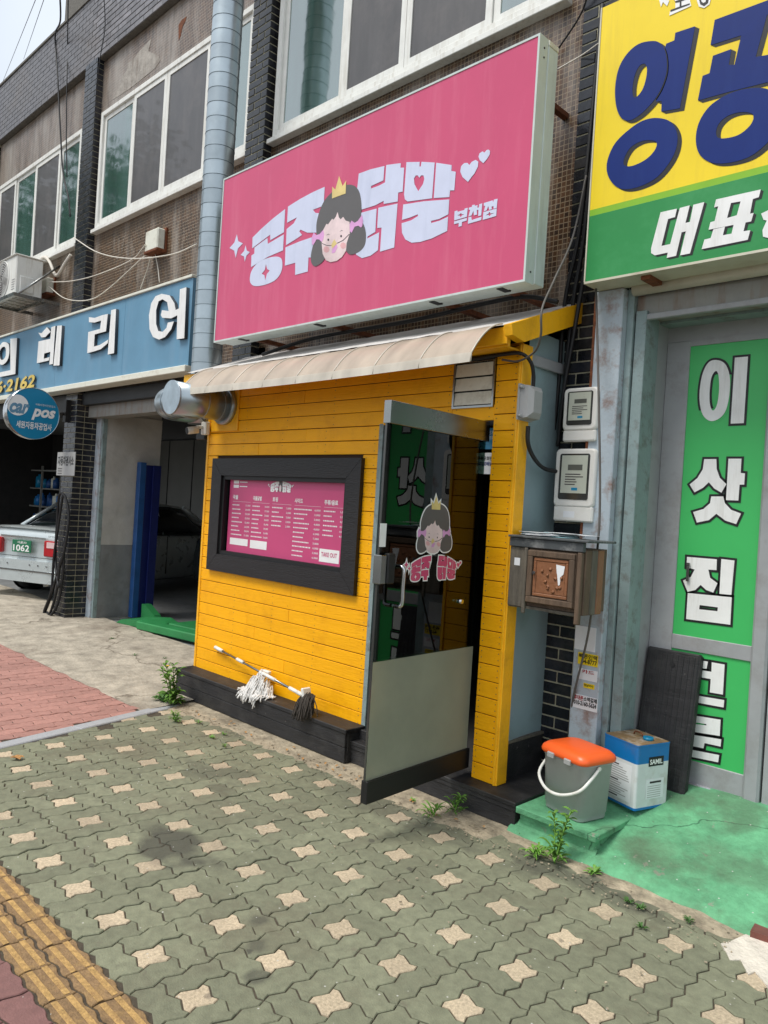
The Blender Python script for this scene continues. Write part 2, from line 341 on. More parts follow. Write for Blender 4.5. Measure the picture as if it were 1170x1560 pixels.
M['dark_car'] = mat('dark_car', (44, 50, 54), .3, metal=.4, vary=.03, coat=.6)
M['car_glass'] = mat('car_glass', (22, 26, 30), .06, spec=.8)
M['tail_red'] = mat('tail_red', (170, 22, 30), .15, coat=.6)
M['tail_pale'] = mat('tail_pale', (222, 190, 190), .15, coat=.6)
M['plate_green'] = mat('plate_green', (30, 112, 76), .45)
M['tyre'] = mat('tyre', (28, 28, 28), .85)
M['lift_blue'] = mat('lift_blue', (30, 76, 132), .45, vary=.12, dirt=(40, 70, 110), dirt_amt=.5)
M['lift_navy'] = mat('lift_navy', (14, 26, 84), .45, vary=.1)
M['lift_green'] = mat('lift_green', (40, 128, 70), .5, vary=.15, dirt=(40, 80, 50), dirt_amt=.6)
M['plaster'] = mat('plaster', (182, 180, 174), .85, vary=.07, scale=4, dirt=(130, 124, 112), dirt_amt=.5, dirt_scale=2, bump=.7, bump_scale=8)
M['plaster_grey'] = mat('plaster_grey', (122, 124, 124), .8, vary=.09, scale=4, dirt=(90, 88, 84), dirt_amt=.6, dirt_scale=3, bump=.5, bump_scale=8)
M['room_wall'] = mat('room_wall', (128, 128, 124), .85, vary=.05, scale=2)
M['red_cart'] = mat('red_cart', (150, 30, 28), .4)
M['bottle_blue'] = mat('bottle_blue', (40, 120, 190), .3)
M['roof_sheet'] = mat('roof_sheet', (206, 202, 198), .6, vary=.08, scale=3, dirt=(90, 84, 80), dirt_amt=.8, dirt_scale=3)
M['red_stone'] = mat('red_stone', (112, 62, 52), .35, vary=.15, scale=20, coat=.3)

# mosaic tile: small square tiles with pale joints, stains and runs
def mosaic(name, rgb, rgb2, joint, size=.032, white=.0):
    m = mat(name, rgb, .3, vary=.1); t = m.node_tree; N = t.nodes; L = t.links; b = N['Principled BSDF']
    tcn = N.new('ShaderNodeTexCoord'); sp = N.new('ShaderNodeSeparateXYZ'); cb = N.new('ShaderNodeCombineXYZ')
    L.new(tcn.outputs['Object'], sp.inputs[0]); L.new(sp.outputs['X'], cb.inputs['X']); L.new(sp.outputs['Z'], cb.inputs['Y'])
    bt = N.new('ShaderNodeTexBrick'); bt.offset = 0; bt.inputs['Scale'].default_value = 1; bt.inputs['Brick Width'].default_value = size; bt.inputs['Row Height'].default_value = size
    bt.inputs['Mortar Size'].default_value = size*.09; bt.inputs['Mortar Smooth'].default_value = .2; bt.inputs['Bias'].default_value = 0
    bt.inputs['Color1'].default_value = (*lin(rgb), 1); bt.inputs['Color2'].default_value = (*lin(rgb2), 1); bt.inputs['Mortar'].default_value = (*lin(joint), 1)
    L.new(cb.outputs[0], bt.inputs['Vector'])
    n = N.new('ShaderNodeTexNoise'); n.inputs['Scale'].default_value = 1.3; n.inputs['Detail'].default_value = 10; n.inputs['Roughness'].default_value = .7
    mp = N.new('ShaderNodeMapping'); mp.inputs['Scale'].default_value = (2.2, 1, .5); L.new(tcn.outputs['Object'], mp.inputs['Vector']); L.new(mp.outputs['Vector'], n.inputs['Vector'])
    r = N.new('ShaderNodeMapRange'); r.inputs['From Min'].default_value = .5-white; r.inputs['From Max'].default_value = .72-white*.6; r.inputs['To Max'].default_value = .75; L.new(n.outputs['Fac'], r.inputs['Value'])
    mx = N.new('ShaderNodeMixRGB'); mx.inputs['Color2'].default_value = (*lin((176, 168, 158)), 1); L.new(r.outputs['Result'], mx.inputs['Fac']); L.new(bt.outputs['Color'], mx.inputs['Color1'])
    ns = N.new('ShaderNodeTexNoise'); ns.inputs['Scale'].default_value = 2.6; ns.inputs['Detail'].default_value = 9; ns.inputs['Roughness'].default_value = .75
    ms_ = N.new('ShaderNodeMapping'); ms_.inputs['Scale'].default_value = (4.5, 1, .35); L.new(tcn.outputs['Object'], ms_.inputs['Vector']); L.new(ms_.outputs['Vector'], ns.inputs['Vector'])
    rs_ = N.new('ShaderNodeMapRange'); rs_.inputs['From Min'].default_value = .5; rs_.inputs['From Max'].default_value = .66; rs_.inputs['To Max'].default_value = .6; L.new(ns.outputs['Fac'], rs_.inputs['Value'])
    m3 = N.new('ShaderNodeMixRGB'); m3.inputs['Color2'].default_value = (*lin((62, 52, 44)), 1); L.new(rs_.outputs['Result'], m3.inputs['Fac']); L.new(mx.outputs['Color'], m3.inputs['Color1'])
    L.new(m3.outputs['Color'], b.inputs['Base Color'])
    bp = N.new('ShaderNodeBump'); bp.inputs['Strength'].default_value = .6; bp.inputs['Distance'].default_value = .004; bp.invert = True
    L.new(bt.outputs['Fac'], bp.inputs['Height']); L.new(bp.outputs['Normal'], b.inputs['Normal'])
    return m
M['mosaic'] = mosaic('mosaic_tile', (94, 66, 44), (50, 34, 24), (138, 120, 96))
M['mosaic_pale'] = mosaic('mosaic_tile_stained', (112, 88, 70), (74, 56, 44), (150, 138, 124), white=.07)
M['peeled'] = mat('peeled_render', (162, 156, 148), .9, vary=.2, scale=12, dirt=(108, 94, 82), dirt_amt=.8, dirt_scale=5, streak=True, bump=.7)
M['runs'] = mat('water_runs', (172, 164, 152), .8, vary=.2, scale=9)
# cracks cut into the concrete colour
def crack(m, scale=1.1, rgb=(70, 62, 52), width=.012):
    t = m.node_tree; N = t.nodes; L = t.links; b = N['Principled BSDF']
    tcn = N.new('ShaderNodeTexCoord'); n = N.new('ShaderNodeTexNoise'); n.inputs['Scale'].default_value = 3; n.inputs['Detail'].default_value = 8
    ad = N.new('ShaderNodeMixRGB'); ad.blend_type = 'ADD'; ad.inputs['Fac'].default_value = .35
    L.new(tcn.outputs['Object'], n.inputs['Vector']); L.new(tcn.outputs['Object'], ad.inputs['Color1']); L.new(n.outputs['Color'], ad.inputs['Color2'])
    v = N.new('ShaderNodeTexVoronoi'); v.feature = 'DISTANCE_TO_EDGE'; v.inputs['Scale'].default_value = scale; L.new(ad.outputs['Color'], v.inputs['Vector'])
    r = N.new('ShaderNodeMapRange'); r.inputs['From Max'].default_value = width; r.inputs['To Min'].default_value = .85; r.inputs['To Max'].default_value = 0
    L.new(v.outputs['Distance'], r.inputs['Value'])
    src = b.inputs['Base Color'].links[0].from_socket; mx = N.new('ShaderNodeMixRGB'); mx.inputs['Color2'].default_value = (*lin(rgb), 1)
    L.new(r.outputs['Result'], mx.inputs['Fac']); L.new(src, mx.inputs['Color1']); L.new(mx.outputs['Color'], b.inputs['Base Color'])
crack(M['concrete'], .7, (96, 86, 72), .007)
crack(M['green_floor'], .6, (38, 78, 54), .004)
# dropped gum and oil: small dark spots, and a few larger stains at their own places
def spots(m, stains=(), rgb=(62, 60, 54), n_scale=4.2, size=.075):
    t = m.node_tree; N = t.nodes; L = t.links; b = N['Principled BSDF']; g_ = N.new('ShaderNodeNewGeometry')
    n = N.new('ShaderNodeTexNoise'); n.inputs['Scale'].default_value = 22; n.inputs['Detail'].default_value = 4; L.new(g_.outputs['Position'], n.inputs['Vector'])
    n2 = N.new('ShaderNodeTexNoise'); n2.inputs['Scale'].default_value = 5; n2.inputs['Detail'].default_value = 7; L.new(g_.outputs['Position'], n2.inputs['Vector'])
    ad = N.new('ShaderNodeMixRGB'); ad.blend_type = 'ADD'; ad.inputs['Fac'].default_value = .06; L.new(g_.outputs['Position'], ad.inputs['Color1']); L.new(n.outputs['Color'], ad.inputs['Color2'])
    v = N.new('ShaderNodeTexVoronoi'); v.inputs['Scale'].default_value = n_scale; L.new(ad.outputs['Color'], v.inputs['Vector'])
    r = N.new('ShaderNodeMapRange'); r.inputs['From Min'].default_value = size*.7; r.inputs['From Max'].default_value = size; r.inputs['To Min'].default_value = .6; r.inputs['To Max'].default_value = 0; L.new(v.outputs['Distance'], r.inputs['Value'])
    facs = [r.outputs['Result']]
    v2 = N.new('ShaderNodeTexVoronoi'); v2.inputs['Scale'].default_value = 17; L.new(g_.outputs['Position'], v2.inputs['Vector'])
    r3 = N.new('ShaderNodeMapRange'); r3.inputs['From Min'].default_value = .05; r3.inputs['From Max'].default_value = .07; r3.inputs['To Min'].default_value = .7; r3.inputs['To Max'].default_value = 0; L.new(v2.outputs['Distance'], r3.inputs['Value'])
    for x, y, rx, ry, st in stains:
        mp = N.new('ShaderNodeMapping'); mp.vector_type = 'TEXTURE'; mp.inputs['Location'].default_value = (x, y, 0); mp.inputs['Scale'].default_value = (rx, ry, 1e3)
        L.new(g_.outputs['Position'], mp.inputs['Vector']); ln = N.new('ShaderNodeVectorMath'); ln.operation = 'LENGTH'; L.new(mp.outputs['Vector'], ln.inputs[0])
        a = N.new('ShaderNodeMath'); a.operation = 'MULTIPLY_ADD'; a.inputs[1].default_value = 2.6; L.new(n2.outputs['Fac'], a.inputs[0]); L.new(ln.outputs['Value'], a.inputs[2])
        q = N.new('ShaderNodeMapRange'); q.inputs['From Min'].default_value = 1.75; q.inputs['From Max'].default_value = 2.25; q.inputs['To Min'].default_value = st; q.inputs['To Max'].default_value = 0; L.new(a.outputs[0], q.inputs['Value']); facs.append(q.outputs['Result'])
    src = b.inputs['Base Color'].links[0].from_socket
    for f_ in facs:
        mx = N.new('ShaderNodeMixRGB'); mx.inputs['Color2'].default_value = (*lin(rgb), 1); L.new(f_, mx.inputs['Fac']); L.new(src, mx.inputs['Color1']); src = mx.outputs['Color']
    mx = N.new('ShaderNodeMixRGB'); mx.inputs['Color2'].default_value = (.55, .54, .5, 1); L.new(r3.outputs['Result'], mx.inputs['Fac']); L.new(src, mx.inputs['Color1'])
    L.new(mx.outputs['Color'], b.inputs['Base Color'])
def worn(m, rgb, scale=6, lo=.60, hi=.625, amt=.8):
    t = m.node_tree; N = t.nodes; L = t.links; b = N['Principled BSDF']; g_ = N.new('ShaderNodeNewGeometry')
    n = N.new('ShaderNodeTexNoise'); n.inputs['Scale'].default_value = scale; n.inputs['Detail'].default_value = 12; n.inputs['Roughness'].default_value = .72; L.new(g_.outputs['Position'], n.inputs['Vector'])
    r = N.new('ShaderNodeMapRange'); r.inputs['From Min'].default_value = lo; r.inputs['From Max'].default_value = hi; r.inputs['To Max'].default_value = amt; L.new(n.outputs['Fac'], r.inputs['Value'])
    src = b.inputs['Base Color'].links[0].from_socket; mx = N.new('ShaderNodeMixRGB'); mx.inputs['Color2'].default_value = (*lin(rgb), 1)
    L.new(r.outputs['Result'], mx.inputs['Fac']); L.new(src, mx.inputs['Color1']); L.new(mx.outputs['Color'], b.inputs['Base Color'])
worn(M['green_floor'], (140, 138, 124), 5.5, .615, .635, .75); worn(M['black_wood'], (120, 118, 114), 26, .66, .67, .8); worn(M['yellow'], (150, 96, 14), 18, .67, .69, .6); worn(M['green_paver'], (104, 98, 84), 12, .6, .66, .5); worn(M['plastic_grey'], (104, 102, 98), 16, .66, .68, .6)
def gp(px, py): q = at(px, py, Z=0); return q.x, q.y
ST = [(*gp(262, 1290), .30, .15, .75), (*gp(396, 1402), .06, .06, .6), (*gp(393, 1440), .05, .06, .5), (*gp(392, 1490), .045, .06, .6), (*gp(420, 1125), .34, .22, .6), (*gp(600, 1235), .9, .16, .35), (*gp(860, 1330), .5, .12, .5), (*gp(330, 1180), .3, .2, .35)]
spots(M['green_floor'], [(*gp(1090, 1290), .30, .2, .45), (*gp(1000, 1330), .3, .12, .4), (*gp(1120, 1360), .2, .14, .4), (*gp(1150, 1250), .3, .2, .35)], (82, 92, 72), 7, .05); spots(M['green_paver'], ST); spots(M['stone_paver'], ST, (110, 100, 88)); spots(M['tactile'], (), n_scale=6); spots(M['dark_red_paver']); spots(M['concrete'], [(*gp(420, 1105), .45, .16, .7), (*gp(300, 1085), .3, .1, .4)], (70, 62, 54), 6, .06)
# polycarbonate and glass
def clear(name, rgb, alpha_like=.5, rough=.3):
    m = bpy.data.materials.new(name); m.use_nodes = True; N = m.node_tree.nodes; L = m.node_tree.links; b = N['Principled BSDF']
    b.inputs['Base Color'].default_value = (*lin(rgb), 1); b.inputs['Roughness'].default_value = rough
    tr = N.new('ShaderNodeBsdfTransparent'); tr.inputs['Color'].default_value = (*lin(rgb), 1)
    mx = N.new('ShaderNodeMixShader'); mx.inputs['Fac'].default_value = alpha_like
    n = N.new('ShaderNodeTexNoise'); n.inputs['Scale'].default_value = 2.5; n.inputs['Detail'].default_value = 7
    tcn = N.new('ShaderNodeTexCoord'); mpp = N.new('ShaderNodeMapping'); mpp.inputs['Scale'].default_value = (2.2, 1, 1); L.new(tcn.outputs['Object'], mpp.inputs['Vector']); L.new(mpp.outputs['Vector'], n.inputs['Vector'])
    cr_ = N.new('ShaderNodeValToRGB'); cr_.color_ramp.elements[0].position = .35; cr_.color_ramp.elements[1].position = .65
    cr_.color_ramp.elements[0].color = (*(x*.68 for x in lin(rgb)), 1); cr_.color_ramp.elements[1].color = (*lin(rgb), 1)
    L.new(n.outputs['Fac'], cr_.inputs['Fac']); L.new(cr_.outputs['Color'], b.inputs['Base Color'])
    L.new(tr.outputs[0], mx.inputs[1]); L.new(b.outputs[0], mx.inputs[2]); L.new(mx.outputs[0], N['Material Output'].inputs['Surface'])
    return m
M['polycarb'] = clear('polycarbonate', (204, 188, 168), .80, .3)
M['polycarb_lip'] = clear('polycarbonate_lip', (224, 216, 200), .86, .25)
def glass(name, tint, rough=0.0, diffuse=0.0):
    m = bpy.data.materials.new(name); m.use_nodes = True; N = m.node_tree.nodes; L = m.node_tree.links; N.remove(N['Principled BSDF'])
    tr = N.new('ShaderNodeBsdfTransparent'); tr.inputs['Color'].default_value = (*lin(tint), 1)
    gl = N.new('ShaderNodeBsdfGlossy'); gl.inputs['Roughness'].default_value = max(rough, .01)
    fr = N.new('ShaderNodeFresnel'); fr.inputs['IOR'].default_value = 1.6
    mx = N.new('ShaderNodeMixShader'); L.new(fr.outputs[0], mx.inputs['Fac']); L.new(tr.outputs[0], mx.inputs[1]); L.new(gl.outputs[0], mx.inputs[2]); last = mx
    if diffuse:
        df = N.new('ShaderNodeBsdfPrincipled'); df.inputs['Base Color'].default_value = (*lin((122, 130, 118)), 1); df.inputs['Roughness'].default_value = .38
        n = N.new('ShaderNodeTexNoise'); n.inputs['Scale'].default_value = 5; n.inputs['Detail'].default_value = 6; cr_ = N.new('ShaderNodeValToRGB')
        cr_.color_ramp.elements[0].color = (*lin((106, 116, 106)), 1); cr_.color_ramp.elements[1].color = (*lin((142, 146, 132)), 1)
        tcn = N.new('ShaderNodeTexCoord'); L.new(tcn.outputs['Object'], n.inputs['Vector']); L.new(n.outputs['Fac'], cr_.inputs['Fac']); L.new(cr_.outputs[0], df.inputs['Base Color'])
        m2 = N.new('ShaderNodeMixShader'); m2.inputs['Fac'].default_value = diffuse; L.new(mx.outputs[0], m2.inputs[1]); L.new(df.outputs[0], m2.inputs[2]); last = m2
    L.new(last.outputs[0], N['Material Output'].inputs['Surface']); return m
M['door_glass'] = glass('door_glass', (150, 172, 162))
M['frosted'] = mat('frosted_film', (176, 180, 160), .42, vary=.06, scale=4, dirt=(170, 176, 164), dirt_amt=.3, dirt_scale=3)
_b = M['frosted'].node_tree.nodes['Principled BSDF']; _b.inputs['Transmission Weight'].default_value = .5; _b.inputs['IOR'].default_value = 1.2
M['inner_glass'] = glass('menu_window_glass', (120, 130, 128))

# ------------------------------------------------------------------ the ground
def top_sheet(name, mat_, x0, x1, y0, y1, z, nx=1, ny=1, fn=None, kind='structure'):
    o = MB().grid(nx, ny, (lambda a, b: (x0+(x1-x0)*a, y0+(y1-y0)*b, fn(x0+(x1-x0)*a, y0+(y1-y0)*b) if fn else z))).build(name, mat_)
    return put(o, kind)
top_sheet('ground', M['earth'], -600, 600, -600, 600, -.16)
top_sheet('road', M['asphalt'], -80, 80, -9, -1.9, -.13)
b = MB().box(-40, 30, -1.9, -1.72, -.15, .0); put(b.build('road_kerb', M['kerb']), 'structure')

UX, UY = .0983, .104      # one grid unit of the shaped pavers
SX0, SY0 = -2.668+.01, 1.381
AMP = .0105
def edge(i, j, d, n=4):
    """points along the wavy grid edge starting at lattice point (i, j), direction d, end point left out"""
    r = []
    for k in range(n):
        t = k/n; s = AMP*math.sin(2*math.pi*t)
        if d == 'x': r.append((i*UX+t*UX, j*UY+s))
        elif d == 'y': r.append((i*UX-s, j*UY+t*UY))
        elif d == '-x': r.append((i*UX-t*UX, j*UY-s*1.0))
        else: r.append((i*UX+s*1.0, j*UY-t*UY))
    return r
def block_outline(i0, j0, w_, h_):
    p = []
    for k in range(w_): p += edge(i0+k, j0, 'x')
    for k in range(h_): p += edge(i0+w_, j0+k, 'y')
    for k in range(w_): p += edge(i0+w_-k, j0+h_, '-x')
    for k in range(h_): p += edge(i0, j0+h_-k, '-y')
    return p
def slab_mb(outline, gap=.0027, z=0, th=.02, ch=.003):
    n = len(outline); cx = sum(p[0] for p in outline)/n; cy = sum(p[1] for p in outline)/n
    def ins(d):
        q = []
        for i in range(n):
            a, b_ = Vector(outline[i-1]), Vector(outline[(i+1) % n]); t = (b_-a).normalized(); nn = Vector((-t.y, t.x)); q.append(Vector(outline[i])+nn*d)
        return q
    A, B = ins(gap), ins(gap+ch); mb = MB()
    vs = [(p.x, p.y, z) for p in B]+[(p.x, p.y, z-ch) for p in A]+[(p.x, p.y, z-th) for p in A]
    mb.add(vs, [list(range(n))]+[(i, i+n, (i+1) % n+n, (i+1) % n) for i in range(n)]+[(i+n, i+2*n, (i+1) % n+2*n, (i+1) % n+n) for i in range(n)])
    return mb
KX0, KY0, KX1, KY1 = at(0, 1138, Z=0).x, at(0, 1138, Z=0).y, at(272, 1074, Z=0).x, at(272, 1074, Z=0).y
def kerb_x(y): return KX0+(KX1-KX0)*(y-KY0)/(KY1-KY0)
def paving(name, mb_list, cells, mats, keep=300, stuffname='far_paver'):
    """cells: (type, x, y); nearest ones become parts, the rest one joined part"""
    return
pav = put(MB().grid(1, 1, lambda a, b: (-9+12*a, -1.72+4.9*b, -.006)).build('pavement', M['sand']), 'structure')
def in_view(x, y, z=0, m_=30):
    d = Vector((x, y, z))-CAMP; f_ = d.dot(cf)
    if f_ < .3: return None
    a, b_ = d.dot(rr)/f_*FPX, d.dot(uu)/f_*FPX
    return f_ if abs(a) < 585+m_ and abs(b_) < 780+m_ else None
def lay(name, shapes, cells, mtl, parent, keep, z=0, jitter=.0022):
    mes = []
    for s in shapes:
        me = slab_mb(s, z=0).mesh(name, mtl); mes.append(me)
    seen = sorted([(in_view(x, y), k, x, y) for k, x, y in cells if in_view(x, y)], key=lambda q: q[0])
    rest = [(k, x, y) for k, x, y in cells if not in_view(x, y)]+[(k, x, y) for _, k, x, y in seen[keep:]]
    base = ORG[parent.name]
    for _, k, x, y in seen[:keep]:
        o = bpy.data.objects.new(name, mes[k]); COL.objects.link(o); o.parent = parent
        o.location = Vector((x, y, z+random.uniform(-jitter, jitter)))-base
        o.rotation_euler = (random.uniform(-.011, .011), random.uniform(-.011, .011), random.uniform(-.012, .012))
    if rest:
        mb = MB()
        for k, x, y in rest:
            dz = random.uniform(-jitter, jitter)
            mb.add([(v.co.x+x, v.co.y+y, v.co.z+z+dz) for v in mes[k].vertices], [list(p.vertices) for p in mes[k].polygons])
        put(mb.build('distant_'+name+'s', mtl, parent), 'stuff')
# pinwheel: one small stone and four double blocks in each 3 x 3 cell
shp = [block_outline(-.5, .5, 2, 1), block_outline(.5, -1.5, 1, 2), block_outline(-1.5, -1.5, 2, 1), block_outline(-1.5, -.5, 1, 2)]
star = [block_outline(-.5, -.5, 1, 1)]
cells, stars = [], []
for a in range(-10, 18):
    for b_ in range(0, 7):
        x, y = SX0+a*UX*3, SY0+b_*.3125
        if x > kerb_x(y)+.0: stars.append((0, x, y))
        for k, (ox, oy) in enumerate(((.5, 1), (1, -.5), (-.5, -1), (-1, .5))):
            if x+ox*UX > kerb_x(y+oy*UY)+(.045 if k % 2 == 0 else .0): cells.append((k, x, y))
for a in range(-10, 18):
    x = SX0+a*UX*3
lay('green_paver', shp, cells, M['green_paver'], pav, 300)
lay('pale_star_paver', star, stars, M['stone_paver'], pav, 120)
# tactile strip: two rows of ribbed blocks, then dark red blocks toward the road
def wavy_block(L_, W_):
    n = 10; p = []
    for i in range(n): p.append((L_*i/n, .006*math.sin(4*math.pi*i/n)))
    for i in range(4): p.append((L_-.006*math.sin(2*math.pi*i/4), W_*i/4))
    for i in range(n): p.append((L_-L_*i/n, W_+.006*math.sin(4*math.pi*(n-i)/n)))
    for i in range(4): p.append((-.006*math.sin(2*math.pi*(4-i)/4), W_-W_*i/4))
    return p
tb = wavy_block(.197, .107)
def tactile_mesh():
    mb = slab_mb(tb)
    for i in range(2):
        y = .03+.048*i; mb.box(.006, .191, y-.010, y+.010, -.002, .0022, b=.001)
    me = mb.mesh('tactile_paver', M['tactile']); me.materials.append(M['tactile_rib'])
    for p in me.polygons:
        if p.center.z > .0006 or (.0 < p.center.z+.0021 and abs(((p.center.y-.03) % .048)-.0) < .0095): p.material_index = 1 if p.center.z > .0004 else p.material_index
    return me
tm = tactile_mesh()
for r in range(2):
    for i in range(-2, 24):
        x = -4.9+i*.1975+(0 if r == 0 else .1)
        if x < kerb_x(1.2)+.05: continue
        o = bpy.data.objects.new('tactile_paver', tm); COL.objects.link(o); o.parent = pav
        o.location = Vector((x, 1.0+r*.111, random.uniform(-.001, .0015)))-ORG[pav.name]
dark = [(0, -5.2+i*.1975+(.1 if r % 2 else 0), 1.0-.111*(r+1)) for r in range(7) for i in range(0, 26) if -5.2+i*.1975 > kerb_x(1.0)]
lay('dark_red_paver', [tb], dark, M['dark_red_paver'], pav, 60)
# kerb stones between the two pavings
kd = Vector((KX1-KX0, KY1-KY0, 0)).normalized(); kn = Vector((-kd.y, kd.x, 0)); km = Matrix(((kd.x, kn.x, 0, KX0), (kd.y, kn.y, 0, KY0), (0, 0, 1, 0), (0, 0, 0, 1)))
kb = put(MB().box(-1.2, 1.41, -.002, .002, -.05, -.03, m=km).build('kerb', M['kerb']), 'structure')
for k in range(3):
    MB().box(-1.2+k*.87+.002, -1.2+(k+1)*.87-.002, -.035, .065, -.1, .007, m=km, b=.006).build('kerb_stone', M['kerb'], kb)
# red paving of the garage drive
rp = put(MB().grid(1, 1, lambda a, b: (-14+10*a, 0+2.9*b, -.0092) if 1 else 0).build('driveway_paving', M['sand']), 'structure')
rp.data.transform(Matrix.Translation((0, 0, -.003)))
def s_block(W_, L_):
    n = 6; p = []
    for i in range(4): p.append((W_*i/4, .005*math.sin(2*math.pi*i/4)))
    for i in range(n): p.append((W_-.008*math.sin(4*math.pi*i/n), L_*i/n))
    for i in range(4): p.append((W_-W_*i/4, L_+.005*math.sin(2*math.pi*(4-i)/4)))
    for i in range(n): p.append((-.008*math.sin(4*math.pi*(n-i)/n), L_-L_*i/n))
    return p
sb = s_block(.1, .2)
redc = []
for i in range(48):
    for j in range(16):
        x = -5.0-i*.1; y = .1+j*.2+(.1 if i % 2 else 0)-.33
        if x+.1 > kerb_x(y+.1)-.03 or y > 2.82 or y < .3: continue
        redc.append((0, x, y))
lay('red_paver', [sb], redc, M['red_paver'], rp, 300)
# worn concrete apron in front of the garage, rising a little to the doorway
def apron_z(x, y):
    t = min(1, max(0, (y-2.8)/.9)); q = noise.noise(Vector((x*2.2, y*2.2, 0)))*.010+noise.noise(Vector((x*9, y*9, 3)))*.004
    return -.004+.05*t+q*min(1, t*4+.15)+.006
def apron_pt(a, b_):
    x = -14+8.86*a; e = 2.80+.03*noise.noise(Vector((x*5, 0, 0)))
    y = e+(4.3-e)*b_; return (x, y, apron_z(x, y))
put(MB().grid(240, 50, apron_pt).build('concrete_apron', M['concrete']), 'structure')
# ragged cement strip between pavers and the buildings' foot
def strip_pt(a, b_):
    x = -5.36+4.5*a; f_ = 3.05+.05*noise.noise(Vector((x*4, 1, 0)))+.04*noise.noise(Vector((x*13, 5, 0)))
    if x < -4.6: f_ -= .10*(1-abs((x+5.0))/.4) if abs(x+5.0) < .4 else 0
    if x > -2.2: f_ += .125-min(.05, (x+2.2)*.05)
    y = f_+(3.62-f_)*b_; return (x, y, .0035+.004*(1-abs(2*b_-1))+.004*noise.noise(Vector((x*12, y*12, 0))) if b_ > .01 else -.004)
put(MB().grid(300, 16, strip_pt).build('cement_strip', M['cement']), 'structure')
# green painted ramp in front of the right-hand shop
def ramp_z(x, y): 
    t = (y-3.2)/.85; return .004+.24*min(1, max(0, t))+.006*noise.noise(Vector((x*4, y*4, 2)))
def ramp_pt(a, b_):
    f_ = 3.235-.10*(a*2.6-.5)*.35+.03*noise.noise(Vector((a*16, 3, 0))); x = -2.2+3.4*a
    y = f_+(4.3-f_)*b_; z = ramp_z(x, y)
    return (x, y, z if b_ > .01 else -.004)
put(MB().grid(140, 44, ramp_pt).build('green_ramp', M['green_floor']), 'structure')
put(MB().grid(1, 1, lambda a, b: (-19+13.6*a, 4.2+7*b, .022)).build('garage_floor', M['plaster_grey']), 'structure')
# ------------------------------------------------------------------ the old two-storey building
YF, YW = 3.88, 3.97
bld = thing('old_building', 'old two storey building with black brick pillars and brown mosaic tile walls', 'building', (-6, 4.3, 0))
P1 = (-9.445, -9.115); P2 = (-5.87, -5.59); P3 = (-2.44, -1.98); P0 = (-12.9, -12.6)
MB().box(-16, 2.5, YW, 4.2, 2.76, 6.80).build('wall', M['mosaic'], bld)
# paler stained tile bands above and beside the windows
for x0, x1, z0, z1 in ((P1[1], P2[0], 6.14, 6.77), (P0[1], P1[0], 6.14, 6.77)):
    MB().box(x0, x1, YW-.008, YW+.05, z0, z1).build('stained_wall', M['mosaic_pale'], bld)
MB().box(-16, 2.5, 3.895, 4.3, 6.785, 7.63).build('parapet', M['mortar_dark'], bld)
MB().box(-16, 2.5, 3.87, 4.35, 7.63, 7.66).build('coping', M['mortar_dark'], bld)
MB().box(-16, 2.5, 4.2, 10, 7.0, 7.1).build('roof', M['mortar_dark'], bld)
bp_ = at(118, 12, Y=6.0); MB().box(bp_.x-.6, bp_.x+4, 6.0, 8.5, 7.1, 12).build('roof_house', M['mortar_dark'], bld)
bk = MB().box(0, .192, 0, .10, 0, .0575, b=.003).mesh('brick', M['brick'])
bh = MB().box(0, .094, 0, .10, 0, .0575, b=.003).mesh('brick', M['brick'])
def brick_at(me, x, y, z, parent):
    o = bpy.data.objects.new('brick', me); COL.objects.link(o); o.parent = parent; o.location = Vector((x, y+random.uniform(-.001, .001), z))-ORG[parent.name]
def pillar(x0, x1, z0, z1, single, yback=4.2, side_z=None):
    core = MB().box(x0+.004, x1-.005, YF+.006, yback, z0, z1).build('pillar', M['mortar'], bld)
    far = MB(); z = z0; row = 0; W = x1-x0
    while z < z1-.03:
        x = x0; short = row % 2
        while x < x1-.02:
            L_ = .094 if short and x == x0 else .192; L_ = min(L_, x1-x)
            if x1-(x+L_) < .03: L_ = x1-x
            if single(z): 
                if abs(L_-.192) < .001: brick_at(bk, x, YF, z, core)
                elif abs(L_-.094) < .001: brick_at(bh, x, YF, z, core)
                else:
                    key = round(L_, 3); me = BR.get(key)
                    if not me: me = BR[key] = MB().box(0, L_, 0, .10, 0, .0575, b=.003).mesh('brick', M['brick'])
                    brick_at(me, x, YF, z, core)
            else: far.box(x, x+L_, YF, YF+.1, z, z+.0575)
            x += L_+.009; 
        z += .0665; row += 1
    if side_z:
        z = z0; row = 0
        while z < side_z:
            y = YF+.108; ln_ = .095 if row % 2 else .192
            while y < yback-.02:
                far.box(x1-.05, x1, y, min(y+ln_, yback), z, z+.0575); y += ln_+.009; ln_ = .192
            z += .0665; row += 1
    if far.v: put(far.build('far_brick_courses', M['brick'], core), 'stuff')
    return core
BR = {}
p3 = pillar(P3[0], P3[1], .06, 5.2, lambda z: z < 5.0)
p2 = pillar(P2[0], P2[1], 2.76, 6.785, lambda z: 4.0 < z < 6.3)
p1 = pillar(P1[0], P1[1], .03, 6.785, lambda z: False, side_z=2.75)
p0 = pillar(P0[0], P0[1], 2.7, 6.785, lambda z: False)
